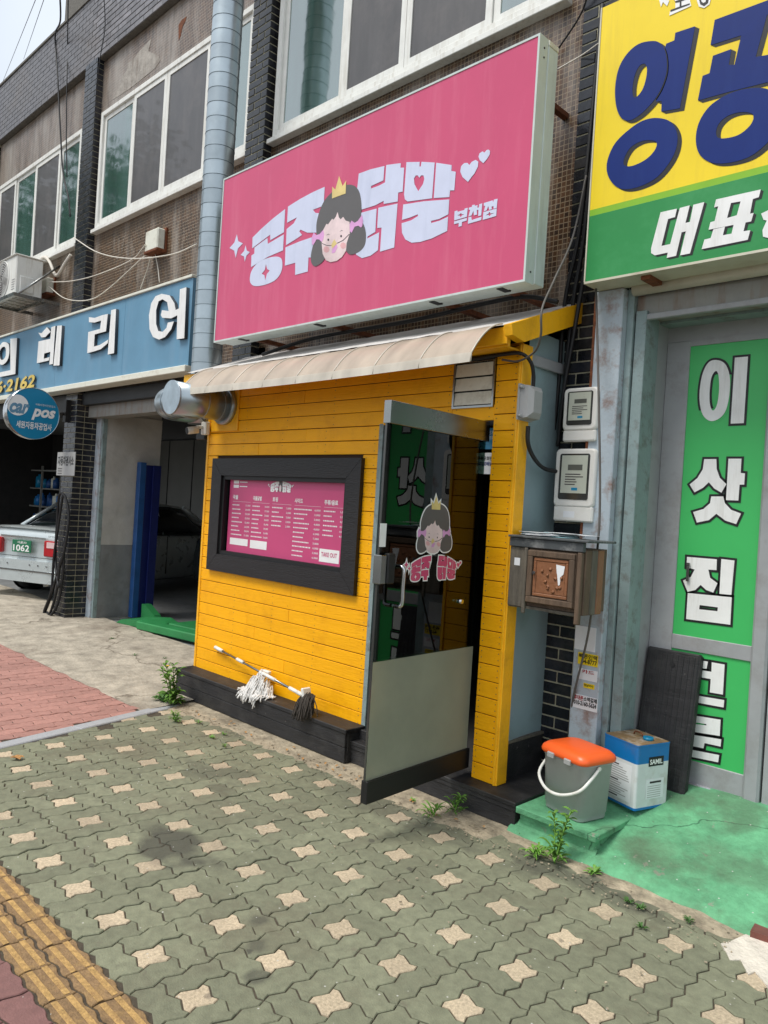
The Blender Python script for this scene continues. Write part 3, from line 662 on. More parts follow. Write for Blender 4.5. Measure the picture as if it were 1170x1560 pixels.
# parapet courses
far = MB(); z = 6.79; row = 0; near_n = 0; par = bpy.data.objects['parapet']
pbk = MB().box(0, .196, 0, .05, 0, .0585, b=.003).mesh('brick', M['parapet_brick'])
while z < 7.62:
    x = -15.9+(.1 if row % 2 else 0)
    while x < 1:
        if -9.4 < x < -7.6 and near_n < 140:
            brick_at(pbk, x, 3.885, z, par); near_n += 1
        else: far.box(x, x+.194, 3.885, 3.93, z, z+.0585)
        x += .2025
    z += .0665; row += 1
put(far.build('far_brick_courses', M['parapet_brick'], par), 'stuff')
# render showing where tiles have come away over the middle window, and pale runs under the sills
YM = YW-.011
def patch(px, m_, nm, y=YM): return MB().prism([tuple(at(a_, c_, Y=y)[i] for i in (0, 2)) for a_, c_ in px], 'Y', y, y+.004).build(nm, m_, bld)
patch([(172, 152), (177, 140), (182, 134), (186, 116), (193, 108), (195, 96), (205, 88), (212, 78), (230, 59), (229, 66), (226, 78), (240, 84), (244, 92), (236, 104), (214, 122), (196, 136)], M['peeled'], 'peeled_patch')
patch([(272, 38), (277, 30), (284, 25), (282, 33), (278, 40), (275, 54), (272, 62)], M['rust'], 'bare_streak')
# windows: frame, sashes with glass or insect screen
def window(x0, x1, z0, z1, splits, kinds, sill=True):
    y = YW-.045; fw = .058
    f_ = MB().box(x0, x0+fw, y, YW+.02, z0, z1, b=.004).box(x1-fw, x1, y, YW+.02, z0, z1, b=.004).box(x0+fw, x1-fw, y, YW+.02, z1-fw, z1, b=.004).box(x0+fw, x1-fw, y, YW+.02, z0, z0+fw, b=.004)
    wn = f_.build('window', M['white_frame'], bld)
    if sill: MB().box(x0-.04, x1+.04, y-.03, YW+.01, z0-.045, z0-.002, b=.004).build('sill', M['white_frame'], wn)
    xs = [x0+fw]+list(splits)+[x1-fw]
    for i in range(len(xs)-1):
        a, c = xs[i]+.002, xs[i+1]-.002; k = kinds[i]; yy = y+(.012 if k == 's' else .026); s = .054
        mb = MB().box(a, a+s, yy, yy+.02, z0+fw+.002, z1-fw-.002).box(c-s, c, yy, yy+.02, z0+fw+.002, z1-fw-.002).box(a+s, c-s, yy, yy+.02, z1-fw-s, z1-fw-.002).box(a+s, c-s, yy, yy+.02, z0+fw+.002, z0+fw+s)
        mb.build('sash', M['white_frame'], wn)
        MB().box(a+s, c-s, yy+.008, yy+.014, z0+fw+s, z1-fw-s).build('insect_screen' if k == 's' else 'pane', M['screen' if k == 's' else 'glass_clear'], wn)
    return wn
YQ = YW-.04
w1l, w1r = at(155, 172, Y=YQ), at(305, 262, Y=YQ); zt = at(155, 172, Y=YQ).z; zb = at(147, 349, Y=YQ).z
s1, s2 = at(199, 230, Y=YQ).x, at(250, 190, Y=YQ).x
window(w1l.x, P2[0]-.72, zb, zt, [s1, s2], 'gss')
a = at(415, 213, Y=YQ); window(a.x, -2.62, a.z+.005, a.z+1.42, [at(522, 100, Y=YQ).x, at(615, 80, Y=YQ).x, at(748, 30, Y=YQ).x], 'gssg')
a = at(114, 372, Y=YQ); window(P0[1]+.1, a.x+.03, a.z, zt-.02, [at(20, 350, Y=YQ).x, at(50, 330, Y=YQ).x, at(88, 300, Y=YQ).x], 'sgsg')
# small window strip between duct and pillar
a = at(372, 60, Y=YQ); window(P2[0]-.62, P2[0]-.02, zb+.04, zt+.01, [], 'g')
# garage: walls, ceiling, header, shutter frame
G0, G1 = -9.0, -5.62
MB().box(-19, G1, 9.0, 9.1, 0, 2.95).build('garage_back_wall', M['room_wall'], bld)
for i in range(11): MB().box(-17+i*1.05, -16.98+i*1.05, 8.985, 9.0, 0, 2.9).build('garage_wall_joint', M['black'], bld)
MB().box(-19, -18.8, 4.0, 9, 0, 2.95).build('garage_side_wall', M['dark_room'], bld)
MB().box(-5.62, -5.5, 3.97, 9, 0, 2.95).build('garage_side_wall', M['plaster'], bld)
MB().box(-19, -5.5, 4.2, 9.1, 2.9, 3.0).build('garage_ceiling', M['room_wall'], bld)
MB().box(-13.8, -5.5, 5.9, 6.1, 2.45, 2.9).build('beam', M['black'], bld)
MB().box(-16, P1[0], 3.9, 4.2, 2.55, 2.76).build('header', M['black'], bld)
MB().box(P1[1]+.02, P2[1], 3.93, 4.2, 2.62, 2.76).build('header', M['black'], bld)
MB().box(P1[1]+.02, P2[1], 4.02, 4.2, 2.48, 2.62).build('shutter_box', M['lintel_paint'], bld)
a = at(138, 900, Y=4.18); MB().box(P1[1]+.01, P1[1]+.13, 4.13, 4.2, .05, 2.5, b=.004).build('shutter_rail', M['column_paint'], bld)
MB().box(P1[1]+.13, P1[1]+.17, 4.15, 4.2, .05, 2.5).build('shutter_rail', M['teal_paint'], bld)
# plastered return wall, grey below, uneven
def ret(a, b_):
    y = 4.2+.72*a; z = .05+2.5*b_; return (P1[1]+.17+.012*noise.noise(Vector((y*3, z*3, 0)))+.006*noise.noise(Vector((y*11, z*11, 2))), y, z)
wl = MB().grid(16, 60, lambda a, b_: (ret(a, .36+.64*b_))); wl.build('return_wall', M['plaster'], bld)
MB().grid(16, 40, lambda a, b_: (ret(a, .36*b_))).build('return_wall_base', M['plaster_grey'], bld)
MB().box(P1[0]+.1, P1[1]+.155, 4.2, 4.92, 0, 2.9).build('return_wall_core', M['plaster'], bld)
# right-hand shop inside
MB().box(-1.96, 2.5, 4.35, 4.5, 0, 2.9).build('shop_wall', M['grey_paint'], bld)

# ------------------------------------------------------------------ grey lift door front of the right-hand shop
sf = thing('shop_front', 'grey painted steel shop front with a green lettered door panel', 'shop front', (-1.3, 4.1, .24))
YD = 4.1
colL, colR = -2.168, -2.003
fl = at(1019, 500, Y=YD).x; pl_ = at(1041, 700, Y=YD).x
col = MB().box(colL, colR, 3.75, 3.86, .1, 2.86, b=.004).build('steel_column', M['column_paint'], sf)
MB().box(colL-.004, colL+.010, 3.746, 3.86, 1.2, 2.84).build('rusty_edge', M['rust'], col)
MB().box(colR, -1.965, 3.80, 3.95, .1, 2.86, b=.003).build('post', M['teal_paint'], sf)
MB().box(-1.958, fl+.006, 3.815, 3.97, .1, 2.74, b=.003).build('post', M['teal_paint'], sf)
MB().box(fl-.02, fl, 3.98, YD+.02, .15, 2.74).build('reveal', M['grey_paint'], sf)
MB().box(fl-.03, fl-.005, 3.97, 3.98, .15, 2.72).build('gap', M['black'], sf)
MB().box(colR, 2, 3.84, 4.0, 2.715, 2.83, b=.004).build('lintel', M['lintel_paint'], sf)
MB().box(colR+.05, 2, 3.82, 3.85, 2.69, 2.72, b=.003).build('lintel_edge', M['grey_paint'], sf)
MB().box(fl, 2, 3.99, 4.2, 2.70, 2.714).build('soffit', M['teal_paint'], sf)
MB().box(fl, 2, YD+.001, YD+.05, 2.62, 2.70).build('top_rail', M['grey_paint'], sf)
prx = at(1160, 700, Y=YD).x
MB().box(fl, pl_, YD-.004, YD+.04, .2, 2.62, b=.004).build('door_frame', M['grey_paint'], sf)
gl_t = at(1040, 529, Y=YD).z; gl_b = at(1012, 963, Y=YD).z; g2_t = at(1012, 985, Y=YD).z; g2_b = at(1058, 1160, Y=YD).z
R_in = at(1143, 981, Y=YD).x
MB().box(pl_, R_in+.01, YD-.002, YD+.04, gl_t, 2.62).build('door_rail', M['grey_paint'], sf)
MB().box(pl_, R_in+.01, YD-.002, YD+.04, g2_t, gl_b, b=.003).build('door_rail', M['grey_paint'], sf)
MB().box(pl_, R_in+.01, YD-.002, YD+.04, .2, g2_b, b=.003).build('door_rail', M['grey_paint'], sf)
MB().box(R_in+.01, R_in+.09, YD-.02, YD+.05, .2, 2.62, b=.012).build('door_frame', M['grey_paint'], sf)
MB().box(R_in+.10, 2, YD+.0, YD+.04, .2, 2.62).build('second_door', M['grey_paint'], sf)
MB().box(pl_+.06, pl_+.075, YD-.012, YD-.003, 1.31, 1.41).build('hinge', M['steel'], sf)
MB().box(fl+.0, R_in, YD-.03, YD+.0, .2, .245).build('door_sill', M['column_paint'], sf)
up = MB().box(pl_, R_in+.006, YD+.006, YD+.02, gl_b, gl_t).build('upper_panel', M['panel_green'], sf)
lo = MB().box(pl_, R_in+.006, YD+.006, YD+.02, g2_b, g2_t).build('lower_panel', M['panel_green'], sf)
PD = YP(YD+.006)
def outlined(name, loops, pl, parent, smooth=(), grow=.011, w=.002):
    ls = [loopcurve(L, 6) if i in smooth else L for i, L in enumerate(loops)]
    flat('letter_outline', ls, pl, M['print_black'], parent, w=w, ext=.0004, off=grow)
    flat(name, ls, pl, M['letter_white'], parent, w=w+.0012, ext=.0004, off=-.001)
o, s = (1020, 520), 509/150
L_ = lambda pts: px_loop(PD, pts, o, s)
outlined('letter', [L_([(243, 96), (290, 118), (314, 190), (308, 300), (280, 380), (220, 414), (172, 380), (155, 290), (168, 180), (200, 112)]), L_([(240, 155), (218, 190), (209, 270), (212, 330), (226, 357), (245, 330), (256, 260), (254, 180)])], PD, up, (0, 1))
outlined('letter', [L_([(338, 84), (408, 78), (386, 424), (316, 427)])], PD, up)
outlined('letter', [L_([(180, 608), (244, 608), (246, 660), (262, 705), (296, 738), (270, 784), (232, 762), (204, 730), (175, 758), (130, 782), (104, 740), (145, 706), (172, 662)])], PD, up)
outlined('letter', [L_([(305, 606), (374, 606), (370, 680), (392, 682), (388, 742), (364, 742), (358, 824), (292, 822)])], PD, up)
outlined('letter', [L_([(216, 801), (280, 801), (288, 836), (320, 870), (372, 890), (346, 946), (290, 928), (243, 893), (205, 925), (142, 938), (122, 882), (176, 866), (210, 836)])], PD, up)
outlined('letter', [L_([(91, 1113), (247, 1126), (245, 1184), (203, 1181), (212, 1222), (250, 1250), (228, 1300), (190, 1286), (162, 1260), (135, 1286), (94, 1296), (70, 1236), (110, 1218), (130, 1180), (88, 1168)])], PD, up)
outlined('letter', [L_([(268, 1124), (338, 1132), (322, 1312), (258, 1306)])], PD, up)
outlined('letter', [L_([(95, 1300), (324, 1322), (316, 1466), (86, 1436)]), L_([(158, 1364), (250, 1376), (248, 1394), (155, 1384)])], PD, up)
o, s = (1040, 980), 817/110
outlined('letter', [L_([(-120, 140), (290, 205), (275, 290), (-130, 240)])], PD, lo)
outlined('letter', [L_([(330, 212), (480, 238), (460, 582), (308, 556), (318, 405), (200, 385), (205, 300), (326, 320)])], PD, lo)
outlined('letter', [L_([(-130, 540), (475, 640), (468, 728), (-140, 615)])], PD, lo)
outlined('letter', [L_([(-140, 770), (434, 862), (424, 1050), (-150, 960)]), L_([(-20, 890), (270, 925), (268, 915), (-20, 870)])], PD, lo)
outlined('letter', [L_([(-150, 990), (442, 1084), (434, 1170), (252, 1130), (240, 1190), (-150, 1110)])], PD, lo)
outlined('letter', [L_([(-160, 1150), (418, 1262), (406, 1348), (-170, 1230)])], PD, lo)
# stickers pasted low on the column
PC = YP(3.75)
PS = YP(3.748)
def sticker(px0, py0, px1, py1, m_, name='sticker'):
    (u0, v1), (u1, v0) = PS.uv(px0, py0), PS.uv(px1, py1)
    ob = MB().box(u0, u1, 3.7475, 3.7498, v0, v1).build(name, m_, sf); return ob, (u0, v0, u1, v1)
PS = YP(3.747)
def sub(r_, a, b_, c, d): return (r_[0]+(r_[2]-r_[0])*a, r_[1]+(r_[3]-r_[1])*b_, r_[0]+(r_[2]-r_[0])*c, r_[1]+(r_[3]-r_[1])*d)
stk, r_ = sticker(877, 952, 906, 994, M['paper'], 'torn_sticker')
stk, r_ = sticker(881, 993, 910, 1017, M['sign_yellow'])
words('sticker_words', '빠른인력', sub(r_, .05, .55, .97, .93), PS, M['print_black'], stk, w=.0016, bold=.02)
words('sticker_words', '44-8777', sub(r_, .2, .12, .97, .5), PS, M['print_black'], stk, w=.0016, bold=.02)
stk, r_ = sticker(881, 1017, 909, 1040, M['paper'])
words('sticker_words', '카드', sub(r_, .2, .6, .85, .95), PS, M['tail_red'], stk, w=.0016, bold=.02)
stk, r_ = sticker(889, 1040, 905, 1051, M['sign_yellow'])
words('sticker_words', '방남이사', sub(r_, .08, .3, .92, .9), PS, M['print_black'], stk, w=.0016, bold=.02)
stk, r_ = sticker(874, 1056, 909, 1086, M['paper'])
words('sticker_words', '휴대폰', sub(r_, .02, .62, .42, .95), PS, M['tail_red'], stk, w=.0016, bold=.03)
words('sticker_words', '소액결제', sub(r_, .43, .62, .98, .95), PS, M['print_black'], stk, w=.0016, bold=.03)
words('sticker_words', '010-2160-5624', sub(r_, .03, .26, .97, .58), PS, M['print_black'], stk, w=.0016, bold=.03)

# ------------------------------------------------------------------ the yellow timber kiosk
ks = thing('kiosk', 'small bright yellow boarded takeaway kiosk with black base boards', 'kiosk', (-4, 3.4, 0))
YK = 3.4; KL, KD0, KD1, KR = -5.42, -3.44, -2.549, -2.386
FX0, FX1, FZ0, FZ1 = -5.285, -3.553, 1.028, 1.918
PIT = .0915
MB().box(KL, FX0+.1, YK+.008, YK+.05, .2, 2.5).box(FX1-.1, KD0, YK+.008, YK+.05, .2, 2.5).box(FX0+.1, FX1-.1, YK+.008, YK+.05, .2, FZ0+.1).box(FX0+.1, FX1-.1, YK+.008, YK+.05, FZ1-.1, 2.5).box(KD0, KD1, YK+.008, YK+.05, 2.14, 2.5).box(KD1, KR, YK+.008, YK+.05, .15, 2.5).build('wall_backing', M['groove'], ks)
plank_mesh = {}
def plank(x0, x1, z0, z1, y=YK, parent=ks, name='plank'):
    k = (round(x1-x0, 3), round(z1-z0, 3)); me = plank_mesh.get(k)
    if me is None:
        me = plank_mesh[k] = MB().box(0, x1-x0, 0, .016, 0, z1-z0, b=.0022).mesh(name, M['yellow'])
    o = bpy.data.objects.new(name, me); COL.objects.link(o); o.parent = parent
    o.location = Vector((x0, y+random.uniform(-.001, .001), z0))-ORG[parent.name]; o.rotation_euler = (random.uniform(-.012, .012), random.uniform(-.0006, .0006), 0)
FT = [at(328, 700, Y=YK), at(557, 697, Y=YK), at(320, 868, Y=YK), at(543, 906, Y=YK)]
FX0, FX1, FZ0, FZ1 = -5.285, -3.553, 1.028, 1.918
z = .205; g = .0045
nails = MB()
def nail(x, z_): nails.add([(x+.0032*math.cos(q*math.pi/3), YK-.0022, z_+.0032*math.sin(q*math.pi/3)) for q in range(6)], [list(range(6))])
while z < 2.46:
    z1 = min(z+PIT, 2.468); xr = KD0 if z < 2.14 else KD1; h = z1-g
    spans = [(KL, xr)]
    if z1 > FZ0+.01 and z < FZ1-.01: spans = [(KL, FX0+.02), (FX1-.02, xr)]
    if z > 2.14 or z1 > 2.2: 
        if z1 > 2.2: spans = [(KL, -2.846)] + ([] if z > 2.2 else [(-2.846, KD1)])
    for a, c in spans:
        if c-a > 1.9 and random.random() < .4:
            m_ = a+random.uniform(.5, 1.4); plank(a, m_-.0015, z, h); plank(m_, c, z, h)
        else: plank(a, c, z, h)
        n_ = max(2, int((c-a)/.45)+1)
        for k in range(n_):
            xx = a+.03+(c-a-.06)*k/(n_-1); nail(xx, z+.02); nail(xx, h-.02)
    z = z1
z = .147
while z < 2.53:
    z1 = min(z+PIT, 2.545); plank(KD1, KR-.004, z, z1-g)
    nail(KD1+.02, z+.03); nail(KR-.03, z+.03); nail(KD1+.02, z+.065); nail(KR-.03, z+.065); z = z1
put(nails.build('nail_heads', M['wood_grey'], ks), 'stuff')
MB().box(KR-.002, KR+.012, YK-.006, YK+.085, .147, 2.53, b=.003).build('corner_trim', M['yellow_edge'], ks)
MB().box(KR-.012, KR+.002, YK-.012, YK+.0, .147, 2.53, b=.002).build('corner_trim', M['yellow_edge'], ks)
MB().box(KL-.006, KL+.02, YK-.006, YK+.02, .22, 2.47, b=.002).build('corner_trim', M['yellow_edge'], ks)
MB().box(KL-.008, KL+.004, YK+.02, 3.96, .2, 2.5).build('side_wall', M['yellow'], ks)
# blue-grey metal side wall with a dark plinth
def sidew(a, b_):  # slightly bowed sheet
    y = YK+.09+.42*a; x = KR-.018-.02*math.sin(a*2.2)*1.2; return (x, y, .34+2.3*b_)
MB().grid(16, 4, sidew).build('side_sheet', M['teal_sheet'], ks)
MB().box(KR-.07, KR-.022, YK+.09, YF-.002, .147, .345).build('side_plinth', M['black_wood'], ks)
MB().box(KR-.05, KR-.016, YK+.09, YF-.002, .345, .358).build('side_ledge', M['wood_grey'], ks)
MB().box(KR-.03, KR-.012, YK+.09, YF-.002, 2.44, 2.50, b=.003).build('side_batten', M['grey_paint'], ks)
# roof: membrane sheet, fascia and the slanting end beam
rf = [(3.27, 2.585), (3.905, 2.85)]
MB().grid(40, 10, lambda a, b_: (-5.62+3.27*a, 3.24+.68*b_, 2.600+.272*b_+.007*noise.noise(Vector((a*26, b_*6, 0))))).build('roof_sheet', M['roof_sheet'], ks)
MB().box(-5.62, -2.38, 3.262, 3.282, 2.49, 2.595, b=.003).build('fascia', M['yellow_edge'], ks)
MB().box(-5.5, -2.1, YF+.02, YF+.06, 2.2, 2.80).build('dark_gap_sheet', M['black'], ks)  # added black sheet closing the gap under the roof; its shade is painted in
MB().box(-5.60, -2.40, 3.284, 3.398, 2.490, 2.500).build('soffit', M['yellow_edge'], ks)
MB().prism([(3.205, 2.59), (3.22, 2.535), (3.33, 2.52), (3.90, 2.745), (3.90, 2.862)], 'X', -2.376, -2.325).build('end_beam', M['yellow_edge'], ks)
MB().box(-2.75, -2.377, 3.242, 3.261, 2.50, 2.59, b=.003).build('fascia_board', M['yellow_edge'], ks)
# curved polycarbonate awning
def awn(a, b_, off=0):
    x = -5.17+(2.76)*a; y = 3.245-.245*b_
    z = 2.605-.05*b_-.145*b_**2.2+off-.012*math.sin(a*math.pi)
    return (x-.03*b_*(1-a), y, z)
aw = MB(); aw.grid(60, 14, lambda a, b_: awn(a, b_)); aw.grid(60, 14, lambda a, b_: awn(a, b_, -.004))
awo = aw.build('awning', M['polycarb'], ks)
MB().grid(60, 2, lambda a, b_: (lambda p: (p[0], p[1]-.004-.006*b_, p[2]+.003-.05*b_))(awn(a, 1))).build('awning_lip', M['polycarb_lip'], awo)
for k in range(9):
    a = k/8; MB().tube([(lambda p: (p[0], p[1], p[2]+.003))(awn(min(.999, max(.001, a)), t/8)) for t in range(9)]+[(awn(a, 1)[0], 2.993, awn(a, 1)[2]-.045)], .0045, 6).build('awning_rib', M['polycarb_lip'], awo)
# menu window: mitred black frame, glass, pink menu sheet
fw = .135
def mitre(name, x0, x1, z0, z1, wd, y0, y1, m_, parent):
    for pts in ([(x0, z0), (x1, z0), (x1-wd, z0+wd), (x0+wd, z0+wd)], [(x1, z0), (x1, z1), (x1-wd, z1-wd), (x1-wd, z0+wd)], [(x1, z1), (x0, z1), (x0+wd, z1-wd), (x1-wd, z1-wd)], [(x0, z1), (x0, z0), (x0+wd, z0+wd), (x0+wd, z1-wd)]):
        c = (sum(p[0] for p in pts)/4, sum(p[1] for p in pts)/4); q = [(p[0]+(c[0]-p[0])*.002, p[1]+(c[1]-p[1])*.004) for p in pts]
        MB().prism(q, 'Y', y0, y1).build(name, m_, parent)
mw = MB().box(FX0+.1, FX1-.1, YK+.052, YK+.06, FZ0+.1, FZ1-.1).build('menu_window', M['dark_room'], ks)
mitre('frame_board', FX0, FX1, FZ0, FZ1, fw, YK-.032, YK+.012, M['black_frame'], mw)
mitre('inner_frame', FX0+fw, FX1-fw, FZ0+fw, FZ1-fw, .03, YK-.014, YK+.03, M['black'], mw)
MB().box(FX0+fw+.02, FX1-fw-.02, YK+.028, YK+.032, FZ0+fw+.02, FZ1-fw-.02).build('window_glass', M['inner_glass'], mw)
PM = YP(YK+.024)
mp_ = [PM.uv(351.5, 725.5), PM.uv(536.4, 727.9), PM.uv(527.4, 869), PM.uv(344.8, 844)]
mu0, mu1, mv0, mv1 = (mp_[0][0]+mp_[3][0])/2, (mp_[1][0]+mp_[2][0])/2, (mp_[2][1]+mp_[3][1])/2, (mp_[0][1]+mp_[1][1])/2
ms = MB().box(mu0, mu1, YK+.0235, YK+.0255, mv0, mv1).build('menu_sheet', M['menu_pink'], mw)
PM = YP(YK+.0232)
MW, MH = mu1-mu0, mv1-mv0
def mr_(a, b_, c, d): return (mu0+MW*a, mv0+MH*(1-d), mu0+MW*c, mv0+MH*(1-b_))
wm = M['white']; mm = []
def mtxt(t, a, b_, c, d, bold=.01, m_=None): mm.append(words('menu_words', t, mr_(a, b_, c, d), PM, m_ or wm, True, w=.0008, bold=bold))
def mbar(a, b_, c, d):
    q = mr_(a, b_, c, d); me = bpy.data.meshes.new('b'); me.from_pydata([tuple(PM.p(q[i], q[j], .0008)) for i, j in ((0, 1), (2, 1), (2, 3), (0, 3))], [], [(0, 1, 2, 3)]); mm.append(me)
for x0, x1, t in ((.035, .085, '국물'), (.225, .305, '국물닭발'), (.40, .445, '토핑'), (.585, .65, '사이드'), (.815, .915, '주류/음료')): mtxt(t, x0, .245, x1, .30, .03)
for x0, x1 in ((.035, .205), (.225, .375), (.40, .56), (.585, .79), (.815, .975)): mbar(x0, .325, x1, .3275)
colsd = [(.035, .16, .205, ['21,000', '24,000', '22,000', '25,000', '22,000', '23,000', '20,000', '21,000']),
         (.225, .335, .375, ['24,000', '27,000', '25,000', '28,000', '26,000', '29,000', '26,000', '24,000']),
         (.40, .52, .56, ['2,000', '2,000', '2,000', '3,000', '2,000']),
         (.585, .745, .79, ['6,000', '3,000', '3,000', '4,000', '4,000', '6,000', '7,000', '3,000', '4,000', '3,000', '6,000']),
         (.815, .935, .975, ['1,000', '2,000', '4,000', '4,000', '4,000', '4,000'])]
for x0, xa, xb, L in colsd:
    for k, t in enumerate(L):
        y = .355+k*.0535; mtxt(t, xa, y+.004, xb, y+.028, .01)
        xx = x0; ln = x0+(xa-x0)*random.uniform(.45, .85)
        while xx < ln: q = random.uniform(.006, .011); mbar(xx, y+.008, xx+q, y+.022); xx += q+.003
for x0, y in ((.035, .06), (.035, .115)): mbar(x0, y, x0+.05, y+.038); mbar(x0+.058, y+.012, x0+.13, y+.024)
mbar(.03, .79, .2, .875); mbar(.222, .79, .372, .89); mbar(.80, .79, .945, .935)
put(join_meshes('menu_words', mm, wm, ms), 'stuff'); mm = []
mtxt('TAKE OUT', .815, .825, .93, .875, .02, M['menu_pink'])
words_o = join_meshes('menu_words', mm, M['menu_pink'], ms); words_o.location.y -= .001; put(words_o, 'stuff')
# louvre vent
vx0, vx1, vz0, vz1 = -2.846, -2.552, 2.20, 2.47
vt = MB().box(vx0, vx1, YK+.006, YK+.03, vz0, vz1).build('vent', M['black'], ks)
for z0, z1 in ((vz0, vz0+.012), (vz1-.012, vz1)): MB().box(vx0, vx1, YK-.012, YK+.006, z0, z1).build('vent_frame', M['steel'], vt)
for x0, x1 in ((vx0, vx0+.012), (vx1-.012, vx1)): MB().box(x0, x1, YK-.012, YK+.006, vz0+.012, vz1-.012).build('vent_frame', M['steel'], vt)
for k in range(3):
    z0 = vz0+.018+k*.081; MB().prism([(YK-.010, z0), (YK-.006, z0), (YK+.004, z0+.073), (YK-.001, z0+.073)], 'X', vx0+.014, vx1-.014).build('slat', M['off_white'], vt)
# door hole: dark frame and a glimpse of the room
MB().box(KD0-.0, KD0+.035, YK+.0, YK+.06, .16, 2.135).build('door_jamb', M['teal_paint'], ks)
MB().box(KD0, KD1, YK+.01, YK+.06, 2.10, 2.138).build('door_head', M['black'], ks)
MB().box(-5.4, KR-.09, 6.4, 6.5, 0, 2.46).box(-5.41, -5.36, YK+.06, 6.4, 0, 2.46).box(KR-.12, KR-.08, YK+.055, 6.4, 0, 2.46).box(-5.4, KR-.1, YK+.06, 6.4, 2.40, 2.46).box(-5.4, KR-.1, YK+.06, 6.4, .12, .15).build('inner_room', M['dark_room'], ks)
# base boards
bt = MB().box(-5.43, -3.40, 3.232, 3.40, .195, .222, b=.004).build('base_top_board', M['black_wood'], ks)
MB().box(-5.42, -3.41, 3.238, 3.262, .108, .195, b=.003).build('base_board', M['black_wood'], ks)
MB().box(-5.42, -3.41, 3.240, 3.262, .012, .105, b=.003).build('base_board', M['black_wood'], ks)
MB().box(-3.432, -3.408, 3.262, 3.40, .012, .195, b=.003).build('base_end_board', M['black_wood'], ks)
MB().box(-5.425, -5.40, 3.262, 3.40, .012, .195, b=.003).build('base_end_board', M['black_wood'], ks)
MB().box(-5.38, -3.44, 3.27, 3.40, -.01, .19).build('base_core', M['black'], ks)
MB().box(-3.43, -3.25, 3.36, 3.40, .01, .205, b=.003).build('base_board', M['black_wood'], ks)
# door step
MB().box(-3.42, -2.175, 3.285, YF-.003, .122, .146, b=.003).build('step_top', M['black_wood'], ks)
MB().box(-3.42, -2.177, 3.290, 3.315, .098, .122, b=.002).build('step_edge', M['black_wood'], ks)
MB().box(-3.42, -2.180, 3.296, 3.325, .006, .098, b=.003).build('step_board', M['black_wood'], ks)
MB().box(-2.205, -2.180, 3.325, YF-.003, .004, .12, b=.003).build('step_end_board', M['black_wood'], ks)
# glass door, swung fully open toward the street
hx, hy = -2.600, YK+.012; fx, fy = -2.556, 2.572
dv = Vector((fx-hx, fy-hy, 0)); DL = dv.length; dv.normalize(); dn = Vector((-dv.y, dv.x, 0)) # dn faces +X side
if dn.x < 0: dn = -dn
DM = Matrix(((dv.x, dn.x, 0, hx), (dv.y, dn.y, 0, hy), (0, 0, 1, 0), (0, 0, 0, 1)))
PDr = Plane((fx, fy, 0), (-dv.x, -dv.y, 0), (0, 0, 1))
dz0 = .188; dz1 = PDr.uv(590, 609)[1]; zr1 = PDr.uv(592, 645)[1]; zf = PDr.uv(561, 1010)[1]; zb1 = PDr.uv(556, 1190)[1]
dr = MB().box(.01, DL-.002, -.006, .006, zb1, zf, m=DM).build('glass_door', M['frosted'], ks)
MB().box(.01, DL-.002, -.0055, .0055, zf, zr1, m=DM).build('door_glass', M['door_glass'], dr)
MB().box(0, DL, -.02, .02, dz0, zb1, m=DM, b=.002).build('bottom_rail', M['black'], dr)
MB().box(0, DL, -.022, .022, zr1, dz1, m=DM, b=.002).build('top_rail', M['steel'], dr)
MB().box(DL-.001, DL+.002, -.006, .006, zb1, zr1, m=DM).build('edge_seal', M['meter_dark'], dr)
def du(px, py): u, v = PDr.uv(px, py); return DL-u, v
hxp, hz1 = du(600, 862); _, hz0 = du(596, 922)
hb = MB()
for s_ in (1, -1):
    hb.tube(curve([DM @ Vector((hxp, .01*s_, hz1)), DM @ Vector((hxp, .05*s_, hz1)), DM @ Vector((hxp-.004, .062*s_, hz1-.02)), DM @ Vector((hxp-.004, .062*s_, (hz0+hz1)/2)), DM @ Vector((hxp-.004, .062*s_, hz0+.02)), DM @ Vector((hxp, .05*s_, hz0)), DM @ Vector((hxp, .01*s_, hz0))], 5), .0105, 10)
hb.build('pull_handle', M['chrome'], dr)
a, c = du(604, 924), du(700, 916)
MB().tube([DM @ Vector((a[0], -.05, a[1])), DM @ Vector((c[0], -.05, c[1]))], .009, 10).tube([DM @ Vector((c[0], -.055, c[1])), DM @ Vector((c[0], .02, c[1]))], .012, 10).build('push_bar', M['chrome'], dr)
lx, lz1 = du(583, 842); _, lz0 = du(578, 889)
MB().box(lx-.055, lx+.0, .006, .04, lz0, lz1, m=DM, b=.006).build('door_lock', M['black'], dr)
MB().box(lx-.0, DL+.012, -.02, .03, lz0, lz1-.01, m=DM, b=.003).build('lock_case', M['steel'], dr)
u0, v1 = PDr.uv(577, 797); u1, v0 = PDr.uv(588, 833)
PT = Plane(PDr.p(0, 0, .0062), PDr.u, PDr.v)
sk = flat('door_sticker', [rect(u0+.004, v0, u0+.05, v1)], PT, M['white'], dr, w=.001, ext=.0003)
# room-side notices seen past the door
nt1 = flat('notice', [rect(-2.66, 1.97, -2.565, 2.09)], YP(YK+.045), M['disc_blue'], ks, w=0, ext=.001)
nt2 = flat('notice', [rect(-2.67, 1.83, -2.565, 1.95)], YP(YK+.045), M['white'], ks, w=0, ext=.001)
words('notice_words', '와우회원', (-2.655, 1.905, -2.57, 1.93), YP(YK+.043), M['print_black'], nt2, w=.001, bold=.02)
words('notice_words', '무료배달', (-2.655, 1.875, -2.57, 1.90), YP(YK+.043), M['navy'], nt2, w=.001, bold=.02)
words('notice_words', '더빠르게', (-2.65, 2.05, -2.57, 2.075), YP(YK+.043), M['white'], nt1, w=.001, bold=.01)
words('notice_words', '더알뜰하게', (-2.65, 2.02, -2.57, 2.045), YP(YK+.043), M['white'], nt1, w=.001, bold=.01)
